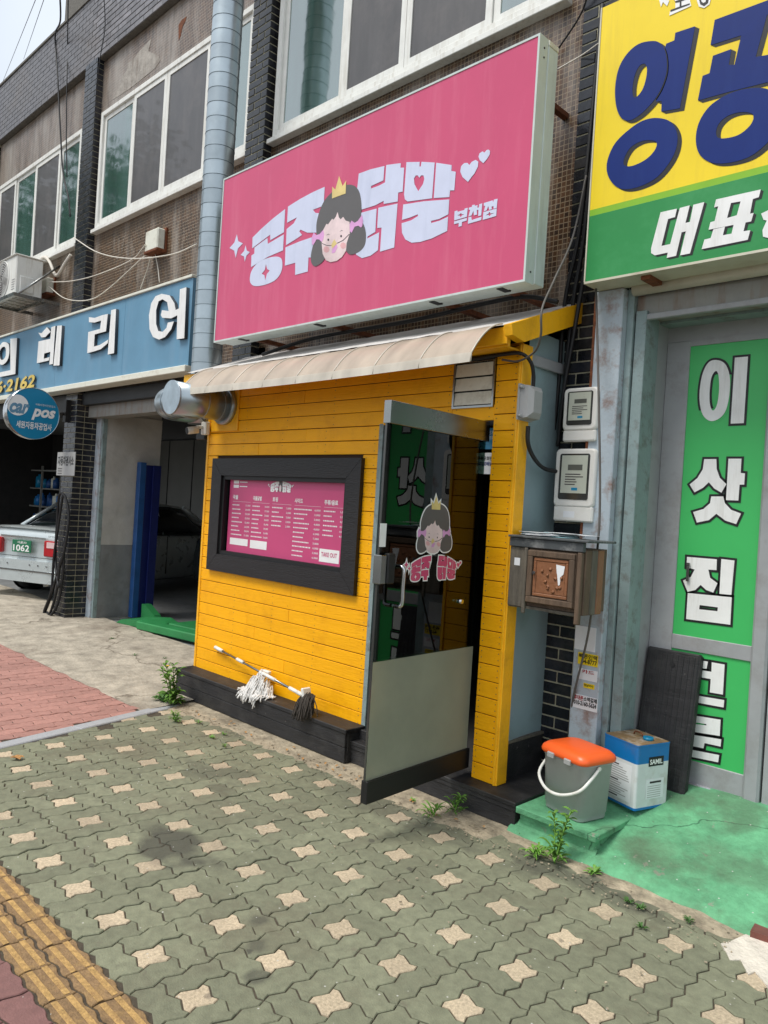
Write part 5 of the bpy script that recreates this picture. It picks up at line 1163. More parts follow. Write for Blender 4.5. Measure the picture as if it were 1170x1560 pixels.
# ------------------------------------------------------------------ meters, junction box, cables
def meter(name, label, px, w_, h_, yb, group=None):
    x0, z1 = px; yf = yb-.105
    t = thing(name, label, 'electricity meter', (x0+w_/2, yb, z1-h_), group)
    def rr2(xa_, xb_, za_, zb_, r, y, n=5):
        p = []
        for cx, cz_, a0 in ((xb_-r, zb_-r, 0), (xa_+r, zb_-r, 90), (xa_+r, za_+r, 180), (xb_-r, za_+r, 270)):
            for k in range(n+1): a_ = math.radians(a0+90*k/n); p.append((cx+r*math.cos(a_), y, cz_+r*math.sin(a_)))
        return p
    MB().loft([rr2(x0+.002, x0+w_+.004, z1-h_+.008, z1-.004, .03, yb), rr2(x0+.002, x0+w_+.002, z1-h_+.008, z1-.002, .03, yf+.04)]).build('case', M['meter_white'], t)
    MB().loft([rr2(x0, x0+w_, z1-h_*.80, z1, .026, yf+.04), rr2(x0, x0+w_, z1-h_*.80, z1, .026, yf+.012), rr2(x0+.003, x0+w_-.003, z1-h_*.80+.003, z1-.003, .025, yf+.004), rr2(x0+.010, x0+w_-.010, z1-h_*.80+.010, z1-.010, .022, yf)], smooth=True).build('front_cover', M['meter_white'], t)
    MB().box(x0+.004, x0+w_-.004, yf+.004, yf+.04, z1-h_, z1-h_*.785, b=.008).build('terminal_cover', M['meter_white'], t)
    gx0, gx1, gz0, gz1 = x0+w_*.13, x0+w_*.87, z1-h_*.70, z1-h_*.07
    MB().loft([rr2(gx0, gx1, gz0, gz1, .012, yf-.0005), rr2(gx0+.001, gx1-.001, gz0+.001, gz1-.001, .011, yf-.004)]).build('window', M['meter_dark'], t)
    wd, hd = gx1-gx0, gz1-gz0
    f_ = MB().box(gx0+wd*.08, gx1-wd*.06, yf-.006, yf-.0042, gz0+hd*.14, gz1-hd*.04).build('dial_plate', M['meter_face'], t)
    MB().box(gx0+wd*.30, gx0+wd*.78, yf-.0075, yf-.0062, gz1-hd*.36, gz1-hd*.24).build('display', M['lcd'], f_)
    for k in range(5): MB().box(gx0+wd*.22, gx0+wd*random.uniform(.55, .85), yf-.0068, yf-.0062, gz1-hd*(.46+.055*k), gz1-hd*(.44+.055*k)).build('print_line', M['ink'], f_)
    MB().box(gx0+wd*.45, gx0+wd*.65, yf-.0068, yf-.0062, gz0+hd*.2, gz0+hd*.26).build('blue_mark', M['disc_blue'], f_)
    return t, yf
a, c = at(856, 592, Y=3.72), at(906, 668, Y=3.72)
meter('electricity_meter', 'upper and smaller of the two white electricity meters beside the kiosk', (a.x+.012, a.z), c.x-a.x-.012, a.z-c.z+.012, 3.83)
a, c = at(841, 683, Y=3.70), at(898, 793, Y=3.70)
t, yf = meter('electricity_meter', 'lower and larger of the two white electricity meters, above the letter box', (a.x+.01, a.z), c.x-a.x-.01, a.z-c.z+.012, 3.83)
MB().box(a.x+.08, a.x+.15, yf+.0035, yf+.0058, c.z+.01, c.z+.045).build('seal_label', M['paper'], t)
MB().box(-2.42, -2.16, 3.83, YF+.004, 1.58, 2.33).build('meter_backboard', M['black_wood'], None) if 0 else None
jb = thing('junction_box', 'grey plastic cable box on the kiosk corner post', 'junction box', (-2.35, 3.43, 2.08))
z0, z1 = at(795, 642, Y=3.44).z, at(795, 588, Y=3.44).z
MB().box(KR+.013, KR+.026, 3.36, 3.50, z0, z1, b=.003).build('back_plate', M['plastic_grey'], jb)
MB().loft([[(KR+.026, 3.368, z0+.006), (KR+.026, 3.492, z0+.006), (KR+.026, 3.492, z1-.006), (KR+.026, 3.368, z1-.006)], [(KR+.075, 3.37, z0+.012), (KR+.075, 3.49, z0+.012), (KR+.075, 3.49, z1-.012), (KR+.075, 3.37, z1-.012)], [(KR+.10, 3.392, z0+.04), (KR+.10, 3.468, z0+.04), (KR+.10, 3.468, z1-.04), (KR+.10, 3.392, z1-.04)]], smooth=False).build('cover', M['plastic_grey'], jb)
for z in (z0+.02, z1-.02): MB().tube([(KR+.026, 3.362, z), (KR+.05, 3.355, z)], .008, 8).build('clip', M['plastic_grey'], jb)
def cable(pts, r, m_, label, cat='cable', n=8, group=None):
    o_ = MB().tube(curve(pts, n), r, 6).build('cable', m_); put(o_, None, label, cat, group); return o_
cable([(-2.86, 3.38, 2.49), (-2.7, 3.375, 2.475), (-2.5, 3.37, 2.478), (-2.37, 3.36, 2.47), (-2.33, 3.40, 2.43), (-2.325, 3.43, 2.36), (-2.33, 3.44, 2.275)], .011, M['cable'], 'black conduit running from the white vent round the corner to the grey box')
cable([(-2.34, 3.43, 2.09), (-2.34, 3.44, 2.0), (-2.34, 3.50, 1.93), (-2.35, 3.62, 1.88), (-2.33, 3.74, 1.87), (-2.26, 3.80, 1.87)], .012, M['cable'], 'thick black cable looping from the grey box to the lower meter')
for k, (a, b_) in enumerate((((886, 330), (851, 585)), ((892, 340), (860, 585)), ((897, 360), (858, 600)))):
    A, B = at(a[0], a[1], Y=3.85-.01*k), at(b_[0], b_[1], Y=3.83-.015*k); mid = (A+B)/2+Vector((.02*(k-1), -.02, 0))
    cable([A+Vector((.05, 0, 1.2)), A, mid, B, B+Vector((-.02, .01, -.3))], .012, M['cable'], ['leftmost black supply cable running down the brick pillar to the meters', 'middle black supply cable running down the brick pillar to the meters', 'rightmost black supply cable running down the brick pillar to the meters'][k])
cable([at(893, 268, Y=3.80), at(873, 360, Y=3.6), at(845, 425, Y=3.4), at(826, 470, Y=3.2), at(824, 510, Y=3.22), at(815, 535, Y=3.30), at(790, 550, Y=3.36), at(765, 548, Y=3.375)], .006, M['cable_grey'], 'thin grey wire tied round the yellow end beam', n=10)
cable([at(908, 440, Y=3.70), at(912, 600, Y=3.62), at(914, 760, Y=3.58), at(909, 850, Y=3.60), at(897, 960, Y=3.68), at(874, 1060, Y=3.74), at(866, 1118, Y=3.80)], .006, M['cable_grey'], 'thin dark wire hanging down the steel column past the letter box', n=10)
for k, y in enumerate((0, 1)): cable([at(850, 75, Y=3.95), at(880, 30-20*y, Y=3.9), at(893, 0, Y=3.85), at(900, -40, Y=3.8)], .006, M['cable'], 'black wire rising from the top corner of the pink sign') if k == 0 else None
cable([at(850, 105, Y=3.9), at(885, 85, Y=3.86), at(912, 66, Y=3.75)], .004, M['cable_white'], 'thin pale wire between the pink and yellow signs')
cable([at(400, 540, Y=3.7), at(480, 515, Y=3.66), at(620, 490, Y=3.62), at(740, 462, Y=3.60), at(800, 452, Y=3.6), at(850, 460, Y=3.65)], .014, M['cable'], 'black cable lying along the roof edge under the pink sign')
# wires across the left facade
YV = YF-.03
cable([at(112, 362, Y=YV), at(150, 385, Y=YV), at(200, 394, Y=YV), at(260, 388, Y=YV), at(300, 372, Y=YV)], .007, M['cable_white'], 'white wire sagging across the mosaic wall towards the duct')
cable([at(73, 430, Y=YV), at(110, 428, Y=YV), at(150, 418, Y=YV), at(200, 396, Y=YV), at(222, 372, Y=YV)], .006, M['cable_white'], 'pale wire from the left floodlight to the middle of the mosaic wall')
cable([at(74, 436, Y=YV), at(100, 455, Y=YV), at(135, 457, Y=YV), at(165, 440, Y=YV), at(220, 390, Y=YV)], .006, M['cable_white'], 'lower white wire hanging between the two small wall lamps')
cable([at(90, -30, Y=3.2), at(92, 30, Y=3.6), at(84, 55, Y=3.86), at(88, 120, Y=3.85), at(92, 200, Y=3.84), at(96, 262, Y=3.84), at(104, 300, Y=3.84), at(107, 330, Y=3.84)], .010, M['cable'], 'thick black wire bundle dropping over the parapet at the left')
cable([at(104, -20, Y=3.2), at(103, 60, Y=3.86), at(102, 120, Y=3.85), at(101, 200, Y=3.84), at(102, 270, Y=3.84)], .007, M['cable'], 'thin black wire hanging straight down the parapet')
cable([at(158, -10, Y=3.8), at(160, 40, Y=3.85), at(153, 85, Y=3.84), at(148, 130, Y=3.85)], .006, M['cable'], 'short black wire on the parapet above the middle window')
for k, (a, b_) in enumerate((((58, -10), (2, 130)), ((70, -10), (36, 90)))):
    A, B = at(a[0], a[1], Y=6), at(b_[0], b_[1], Y=12); cable([A, (A+B)/2, B], .008, M['cable_grey'], ['overhead wire crossing the sky, left one', 'overhead wire crossing the sky, right one'][k])

# ------------------------------------------------------------------ letter box
mx0, mx1, my, mz0, mz1 = -2.362, -1.925, 3.36, 1.13, 1.505
mbx = thing('letter_box', 'old wooden letter box with panelled door between kiosk and shop front', 'letter box', (-2.14, 3.5, mz0))
mbk = 3.62
MB().box(mx0+.01, mx1-.01, my+.03, mbk, mz0+.01, mz1-.045).build('box', M['wood_old'], mbx)
MB().box(mx0-.005, mx1+.03, my-.012, mbk+.02, mz1-.012, mz1+.0, b=.003).build('lid', M['slate'], mbx)
MB().box(mx0, mx1, my+.0, my+.03, mz1-.06, mz1-.013, b=.003).build('header_board', M['slate'], mbx)
MB().box(mx0, mx0+.11, my+.012, my+.03, mz0+.0, mz1-.062, b=.003).build('side_stile', M['wood_grey'], mbx)
MB().box(mx0+.095, mx0+.115, my+.0, my+.014, mz0-.03, mz1-.062, b=.003).build('post', M['wood_grey'], mbx)
MB().box(mx1-.03, mx1-.005, my-.0, my+.03, mz0-.045, mz1-.062, b=.004).build('post', M['wood_old'], mbx)
x = mx1-.012
for k in range(3):
    y0 = my+.032+k*.062; MB().box(x, x+.014, y0, y0+.058, mz0+.0, mz1-.05, b=.003).build('side_board', [M['wood_old'], M['wood_grey'], M['wood_orange']][k], mbx)
ddx0, ddx1, ddz0, ddz1 = mx0+.12, mx1-.034, mz0+.03, mz1-.068
dd = MB().box(ddx0, ddx1, my+.006, my+.03, ddz0, ddz1, b=.003).build('door', M['wood_old'], mbx)
def ring(x0, x1, z0, z1, wd, y0, y1, m_, nm, par):
    MB().box(x0, x1, y0, y1, z1-wd, z1, b=.003).box(x0, x1, y0, y1, z0, z0+wd, b=.003).box(x0, x0+wd, y0, y1, z0+wd, z1-wd, b=.003).box(x1-wd, x1, y0, y1, z0+wd, z1-wd, b=.003).build(nm, m_, par)
ring(ddx0+.004, ddx1-.004, ddz0+.004, ddz1-.004, .03, my-.010, my+.006, M['wood_old'], 'moulding', dd)
ring(ddx0+.04, ddx1-.04, ddz0+.04, ddz1-.04, .016, my-.004, my+.006, M['wood_orange'], 'moulding', dd)
MB().box(ddx0+.057, ddx1-.057, my-.001, my+.006, ddz0+.057, ddz1-.057, b=.002).build('carved_panel', M['wood_orange'], dd)
cv_ = MB()
for k in range(11):
    a = random.uniform(ddx0+.07, ddx1-.075); b_ = random.uniform(ddz0+.07, ddz1-.085); cv_.tube([(a, my-.001, b_), (a+random.uniform(-.004, .004), my-.006, b_+.002)], [.011, .005], 8)
cv_.build('carving', M['wood_orange'], dd)
MB().tube([(ddx0+.05, my-.010, (ddz0+ddz1)/2+.02), (ddx0+.05, my-.02, (ddz0+ddz1)/2+.02)], .009, 10).build('knob', M['steel'], dd)
flat('torn_paper', [[(ddx1-.11, ddz1-.065), (ddx1-.06, ddz1-.07), (ddx1-.065, ddz1-.11), (ddx1-.08, ddz1-.125), (ddx1-.082, ddz1-.165), (ddx1-.092, ddz1-.17), (ddx1-.10, ddz1-.12), (ddx1-.105, ddz1-.1)]], YP(my-.0015), M['paper'], dd, w=.001, ext=.0005)
flat('label', [rect(mx0+.03, mz1-.16, mx0+.065, mz1-.12)], YP(my+.012), M['paper'], mbx, w=.001, ext=.0004)
MB().box(mx0-.0, mx1-.03, my+.02, mbk, mz0-.006, mz0+.008).build('floor_board', M['wood_grey'], mbx)
for k in range(14):
    a = random.uniform(mx0+.10, mx1-.12); b_ = random.uniform(my+.07, my+.19); r_ = random.uniform(-.5, .5)
    m_ = Matrix.Translation((a, b_, mz1+.003+k*.0016)) @ Matrix.Rotation(r_, 4, 'Z')
    if k == 0: lt = thing('letters', 'loose pile of sun-bleached post on top of the letter box', 'post', (-2.15, 3.45, mz1))
    MB().box(-.09, .09, -.055, .055, 0, .0012, m=m_).build('envelope', M['paper'] if k % 4 else M['paper_blue'], lt)

# ------------------------------------------------------------------ food-waste bucket, oil tin, leaning board
GZ = .135
bc = Vector((-1.945, 3.475, GZ)); bm_ = Matrix.Translation(bc) @ Matrix.Rotation(math.radians(-14), 4, 'Z')
bu = thing('bucket', 'grey plastic caddy bucket with orange lid and white handle on the green step', 'bucket', bc)
def rrect(w_, d, r, z, n=4):
    p = []
    for cx, cy_, a0 in ((w_/2-r, d/2-r, 0), (-w_/2+r, d/2-r, 90), (-w_/2+r, -d/2+r, 180), (w_/2-r, -d/2+r, 270)):
        for k in range(n+1): a = math.radians(a0+90*k/n); p.append((cx+r*math.cos(a), cy_+r*math.sin(a), z))
    return p
MB().loft([rrect(.246, .19, .03, 0), rrect(.252, .196, .035, .006), rrect(.256, .199, .035, .03), rrect(.262, .204, .035, .032), rrect(.285, .225, .04, .27), rrect(.290, .23, .04, .272), rrect(.292, .232, .04, .285)], m=bm_).build('pail', M['plastic_grey'], bu)
MB().loft([rrect(.300, .245, .04, .282), rrect(.312, .255, .045, .286), rrect(.314, .257, .045, .300), rrect(.304, .248, .045, .314), rrect(.275, .222, .05, .328), rrect(.24, .19, .05, .334), rrect(.10, .08, .04, .337)], m=bm_).build('lid', M['orange'], bu)
for x in (-.06, .055): MB().box(x-.022, x+.022, -.138, -.122, .268, .296, m=bm_, b=.004).build('clip', M['plastic_grey'], bu)
hpts = [(-.150, -.01, .262), (-.168, -.05, .22), (-.150, -.115, .16), (-.06, -.152, .118), (.04, -.152, .118), (.13, -.12, .16), (.152, -.06, .22), (.150, -.01, .262)]
MB().tube([bm_ @ p for p in curve(hpts, 6)], .008, 8).build('handle', M['white_frame'], bu)
for x in (-.148, .148): MB().tube([bm_ @ Vector((x, -.01, .262)), bm_ @ Vector((x*1.04, -.01, .262))], .012, 10).build('hinge', M['white_frame'], bu)
tz = .168; tcn_ = Vector((-1.79, 3.79, tz)); tm_ = Matrix.Translation(tcn_) @ Matrix.Rotation(math.radians(-17), 4, 'Z')
ti = thing('oil_tin', 'square blue and white oil tin with a dirty rusty top', 'tin', tcn_)
MB().loft([rrect(.235, .235, .012, 0), rrect(.235, .235, .012, .012)], m=tm_, smooth=False).build('base_rim', M['tin_blue'], ti)
MB().loft([rrect(.233, .233, .014, .012), rrect(.233, .233, .014, .232)], m=tm_, smooth=False).build('white_sides', M['tin_white'], ti)
MB().loft([rrect(.2332, .2332, .014, .232), rrect(.2332, .2332, .014, .318), rrect(.236, .236, .014, .32), rrect(.236, .236, .014, .326)], m=tm_, smooth=False).build('blue_band', M['tin_blue'], ti)
MB().loft([rrect(.228, .228, .012, .3262), rrect(.228, .228, .012, .328)], m=tm_, smooth=False).build('top', M['tin_top'], ti)
MB().tube([tm_ @ Vector((.055, .02, .328)), tm_ @ Vector((.055, .02, .343))], .026, 16).build('spout_cap', M['disc_blue'], ti)
MB().tube([tm_ @ p for p in curve([(-.05, .03, .329), (-.04, .03, .345), (.0, .03, .345), (.01, .03, .329)], 4)], .004, 6).build('carry_handle', M['rust'], ti)
fp = Plane(tm_ @ Vector((0, -.1172, 0)), tm_.to_3x3() @ Vector((1, 0, 0)), (0, 0, 1))
sp_ = Plane(tm_ @ Vector((.1172, 0, 0)), tm_.to_3x3() @ Vector((0, 1, 0)), (0, 0, 1))
lb = flat('label_panel', [rect(-.10, .03, .085, .215)], fp, M['paper'], ti, w=.0006, ext=.0003)
for k in range(15): flat('print_line', [rect(-.09, .198-k*.0115, -.09+random.uniform(.1, .165), .202-k*.0115)], fp, M['plastic_grey'], ti, w=.0012, ext=.0002) if k % 7 else flat('print_line', [rect(-.09, .197-k*.0115, .0, .203-k*.0115)], fp, M['ink'], ti, w=.0012, ext=.0002)
flat('brand_block', [rect(-.035, .215, .07, .262)], sp_, M['print_black'], ti, w=.0006, ext=.0003)
words('brand_word', 'SAMIL', (-.028, .224, .062, .25), sp_, M['white'], ti, w=.0016, bold=.03)
flat('label_panel', [rect(-.045, .05, .08, .15)], sp_, M['paper'], ti, w=.0006, ext=.0003)
flat('print_line', [rect(-.02, .128, .06, .138)], sp_, M['ink'], ti, w=.0012, ext=.0002)
for k in range(6): flat('print_line', [rect(-.035, .112-k*.011, .06, .115-k*.011)], sp_, M['plastic_grey'], ti, w=.0012, ext=.0002)
lbd = thing('leaning_board', 'thick black ribbed board leaning against the green door panel', 'board', (-1.66, 3.98, .2))
A = at(1024, 1200, Y=3.97); B = at(1052, 1213, Y=3.95)
bw, bh_, bt2 = .29, .735, .05
tl = math.radians(-8.5); 
tlx = at(985, 997, Y=4.07); trx = at(1079, 1006, Y=4.06); brx = at(1050, 1214, Y=3.93)
bm2 = Matrix.Translation((trx.x-.36+.025, 3.955, .205)) @ Matrix.Rotation(tl, 4, 'X')
MB().box(.0, bw, 0, bt2, 0, bh_, m=bm2, b=.008).build('slab', M['black_wood'], lbd)
for k in range(9): MB().box(.018+k*.030, .018+k*.030+.011, -.004, .001, .02, bh_-.02, m=bm2, b=.002).build('rib', M['black_wood'], lbd)
MB().tube([bm2 @ Vector((.15, -.0045, .66)), bm2 @ Vector((.15, -.002, .66))], .014, 12).build('bolt_hole', M['black'], lbd)
MB().box(bw-.002, bw+.004, .005, .045, .01, bh_-.01, m=bm2).build('side_cover', M['black_wood'], lbd)
# green step
gs_ = put(MB().box(-2.165, -1.745, 3.315, 3.66, -.02, .098, b=.006).build('green_step', M['green_floor']), None, 'low green painted concrete step under the grey bucket', 'step')
stp = MB().box(-2.172, -1.722, 3.285, 3.67, .10, .132, b=.004).build('step_slab', M['green_floor']); 
ORG[stp.name] = stp.location.copy(); stp.parent = gs_; stp.location = stp.location-gs_.location
# sloping green skirt at the foot of the step
sk_ = MB().grid(30, 8, lambda a, b_: (-2.17+.44*a, 3.235+.09*b_+.015*noise.noise(Vector((a*6, 1, 0)))*(1-b_), .001+.055*b_**2+.006*noise.noise(Vector((a*9, b_*4, 7)))*b_)).build('step_skirt', M['green_floor'])
ORG[sk_.name] = sk_.location.copy(); sk_.parent = gs_; sk_.location = sk_.location-gs_.location
# corner of red stone paving and pale cement patch, far right
rc = MB().prism([tuple(at(x, y, Z=.03)[:2]) for x, y in ((1143, 1418), (1180, 1356), (1300, 1380), (1300, 1470))], 'Z', -.03, .03).build('red_stone_slab', M['red_stone']); put(rc, None, 'polished red stone slab edge at the far right of the pavement', 'stone slab')
cpts = [tuple(at(x, y, Z=.006)[:2]) for x, y in ((1098, 1437), (1112, 1434), (1130, 1426), (1150, 1416), (1180, 1405), (1320, 1440), (1320, 1600), (1200, 1520), (1168, 1500), (1150, 1480), (1140, 1484), (1128, 1462), (1112, 1462), (1106, 1450))]
put(MB().prism(cpts, 'Z', -.02, .006).build('cement_patch', mat('pale_cement', (214, 206, 192), .9, vary=.15, scale=12, dirt=(160, 150, 134), bump=.8)), 'structure')

# ------------------------------------------------------------------ mops
A = at(328, 986, Y=3.385); B = at(463, 1060, Y=3.26)
mo = thing('mop', 'white handled string mop with dark head leaning on the kiosk base', 'mop', (B.x, B.y, .15))
d = (B-A)
def L3(t): return A+d*t
MB().tube([L3(0), L3(.94)], .0085, 10).build('handle', M['steel'], mo)
for a, b_, r_ in ((0, .10, .014), (.28, .36, .0125), (.55, .72, .0115), (.86, .95, .0125)): MB().tube([L3(a), L3(b_)], r_, 10).build('grip', M['white_frame'], mo)
MB().tube([L3(.94), L3(1.0)], .014, 10).build('neck', M['white_frame'], mo)
hc = L3(1.03)
MB().box(-.012, .012, -.04, .035, -.055, .065, m=Matrix.Translation(hc) @ Matrix.Rotation(math.radians(-18), 4, 'Y'), b=.008).build('clamp', M['white_frame'], mo)
def strands(parent, c, n, r_, ln, m_, spread, dirn=(0, 0, -1), floor=.226, edge_y=3.235):
    mb = MB()
    for k in range(n):
        a = random.uniform(0, 2*math.pi); rad_ = math.sqrt(random.random())
        p = Vector(c)+Vector((math.cos(a)*spread[0]*rad_, math.sin(a)*spread[1]*rad_, random.uniform(0, spread[2])*(1-rad_*.8)))
        pts = [p.copy()]; v = Vector((math.cos(a)*.5*rad_, -abs(math.sin(a))*.5-.15, -.35)); l_ = ln*random.uniform(.6, 1.1)
        for s_ in range(7):
            v += Vector((random.uniform(-.2, .2), random.uniform(-.15, .1), -.35)); v.normalize(); q_ = pts[-1]+v*l_/7
            fl0 = floor if q_.y > edge_y else -1
            if q_.z < fl0+r_: q_.z = fl0+r_+random.uniform(0, .012); v.z = 0
            if q_.y > 3.392: q_.y = 3.392-random.uniform(0, .01)
            if fl0 < 0 and q_.y > edge_y-.012: q_.y = edge_y-.012
            pts.append(q_)
        mb.tube(pts, r_, 5)
    return mb.build('mop_strings', m_, parent)
put(strands(mo, hc+Vector((.02, 0, .015)), 170, .0035, .16, M['mop_grey'], (.045, .035, .03)), 'stuff')
wc = at(393, 1040, Y=3.29)
wh = thing('string_mop', 'bushy white string mop head lying on the black base boards', 'mop', (wc.x, wc.y, .226))
put(strands(wh, Vector((wc.x, 3.315, .25)), 480, .0048, .12, M['mop_white'], (.125, .065, .17)), 'stuff')
MB().box(wc.x-.04, wc.x+.04, 3.345, 3.375, .36, .385, b=.005).build('clamp', M['white_frame'], wh)

# ------------------------------------------------------------------ wall lamps, outdoor unit
def wall_lamp(px0, py0, px1, py1, label):
    a, c = at(px0, py0, Y=YW-.10), at(px1, py1, Y=YW-.10)
    t = thing('wall_lamp', label, 'lamp', ((a.x+c.x)/2, YW-.05, c.z))
    MB().box(a.x, c.x, YW-.11, YW-.02, c.z+.02, a.z-.0, b=.012).build('lamp_cover', M['off_white'], t)
    MB().box(a.x-.004, c.x+.006, YW-.115, YW-.005, c.z, c.z+.03, b=.005).build('lamp_base', M['rust'], t)
    MB().box(a.x, c.x+.01, YW-.02, YW, c.z, a.z+.02).build('lamp_back', M['rust'], t)
wall_lamp(223, 354, 240, 381, 'rusty white wall lamp box on the mosaic wall beside the duct')
wall_lamp(57, 429, 72, 448, 'rusty wall lamp box beside the air conditioner bracket')
for a, b_ in (((232, 385), (214, 440)), ((236, 385), (243, 430))): cable([at(a[0], a[1], Y=3.93), at((a[0]+b_[0])/2+1, (a[1]+b_[1])/2, Y=3.94), at(b_[0], b_[1], Y=3.93)], .006, M['cable_white'], 'white wire hanging below the right wall lamp, %s one' % ('left' if a[0] == 232 else 'right'))
YA = 3.44
q0, q1 = at(26, 388, Y=YA), at(26, 445, Y=YA)
ac = thing('air_conditioner', 'white outdoor air conditioner unit on a steel bracket at the left window', 'air conditioner', (q0.x-.4, YA+.15, q1.z))
ax1, az0, az1 = q0.x, q1.z, q0.z+.005
MB().box(ax1-.82, ax1, YA, YA+.33, az0, az1, b=.012).build('case', M['white_frame'], ac)
MB().box(ax1-.84, ax1+.02, YA-.02, YA+.35, az1-.002, az1+.012, b=.005).build('top_cover', M['white_frame'], ac)
fcx, fcz = ax1-.47, (az0+az1)/2
MB().loft([[(fcx+r_*math.cos(q*.2618), y_, fcz+r_*math.sin(q*.2618)) for q in range(24)] for r_, y_ in ((.245, YA-.004), (.235, YA-.014), (.225, YA-.002))], cap=False).build('fan_ring', M['white_frame'], ac)
MB().tube([(fcx, YA-.002, fcz), (fcx, YA+.001, fcz)], .226, 24).build('fan_well', M['plastic_grey'], ac)
for k in range(4):
    MB().box(.03, .2, -.004, 0, -.045, .045, m=Matrix.Translation((fcx, YA-.004, fcz)) @ Matrix.Rotation(k*math.pi/2+.3, 4, 'Y'), b=.001).build('fan_blade', M['print_grey'], ac)
for k in range(7): MB().tube([(fcx+(.03+.03*k)*math.cos(q*.2618), YA-.012, fcz+(.03+.03*k)*math.sin(q*.2618)) for q in range(25)], .0025, 4).build('grille_ring', M['white_frame'], ac)
MB().box(ax1-.02, ax1+.016, YA+.05, YA+.22, az0+.03, az1-.25, b=.01).build('service_cover', M['white_frame'], ac)
for k in range(5): MB().box(ax1-.13, ax1-.03, YA-.004, YA+.0, az0+.06+k*.03, az0+.068+k*.03).build('louvre', M['plastic_grey'], ac)
brk = thing('bracket', 'steel angle bracket carrying the air conditioner, with sloping brace', 'bracket', (ax1-.4, 3.8, az0-.06))
for y in (YA-.04, YA+.32): MB().box(ax1-.86, ax1+.08, y, y+.04, az0-.05, az0-.006).build('rail', M['steel'], brk)
for x in (ax1-.85, ax1+.04): MB().box(x, x+.035, YA, YW, az0-.05, az0-.008).build('arm', M['steel'], brk)
for k in range(4): MB().box(ax1-.74+k*.17, ax1-.70+k*.17, YA+.01, YA+.31, az0-.03, az0-.02).build('cross_bar', M['steel'], brk)
for x in (ax1+.05,): MB().tube([(x+.01, YA+.0, az0-.03), (x+.01, YW-.02, az1-.02)], .014, 6).build('brace', M['steel'], brk)
cable([at(62, 425, Y=3.93), at(61, 400, Y=3.9), at(68, 392, Y=3.88), at(76, 400, Y=3.9), at(86, 420, Y=3.9), at(100, 400, Y=3.9), at(108, 388, Y=3.92)], .022, M['cable_white'], 'thick white insulated pipe looping from the air conditioner to the wall', 'pipe')

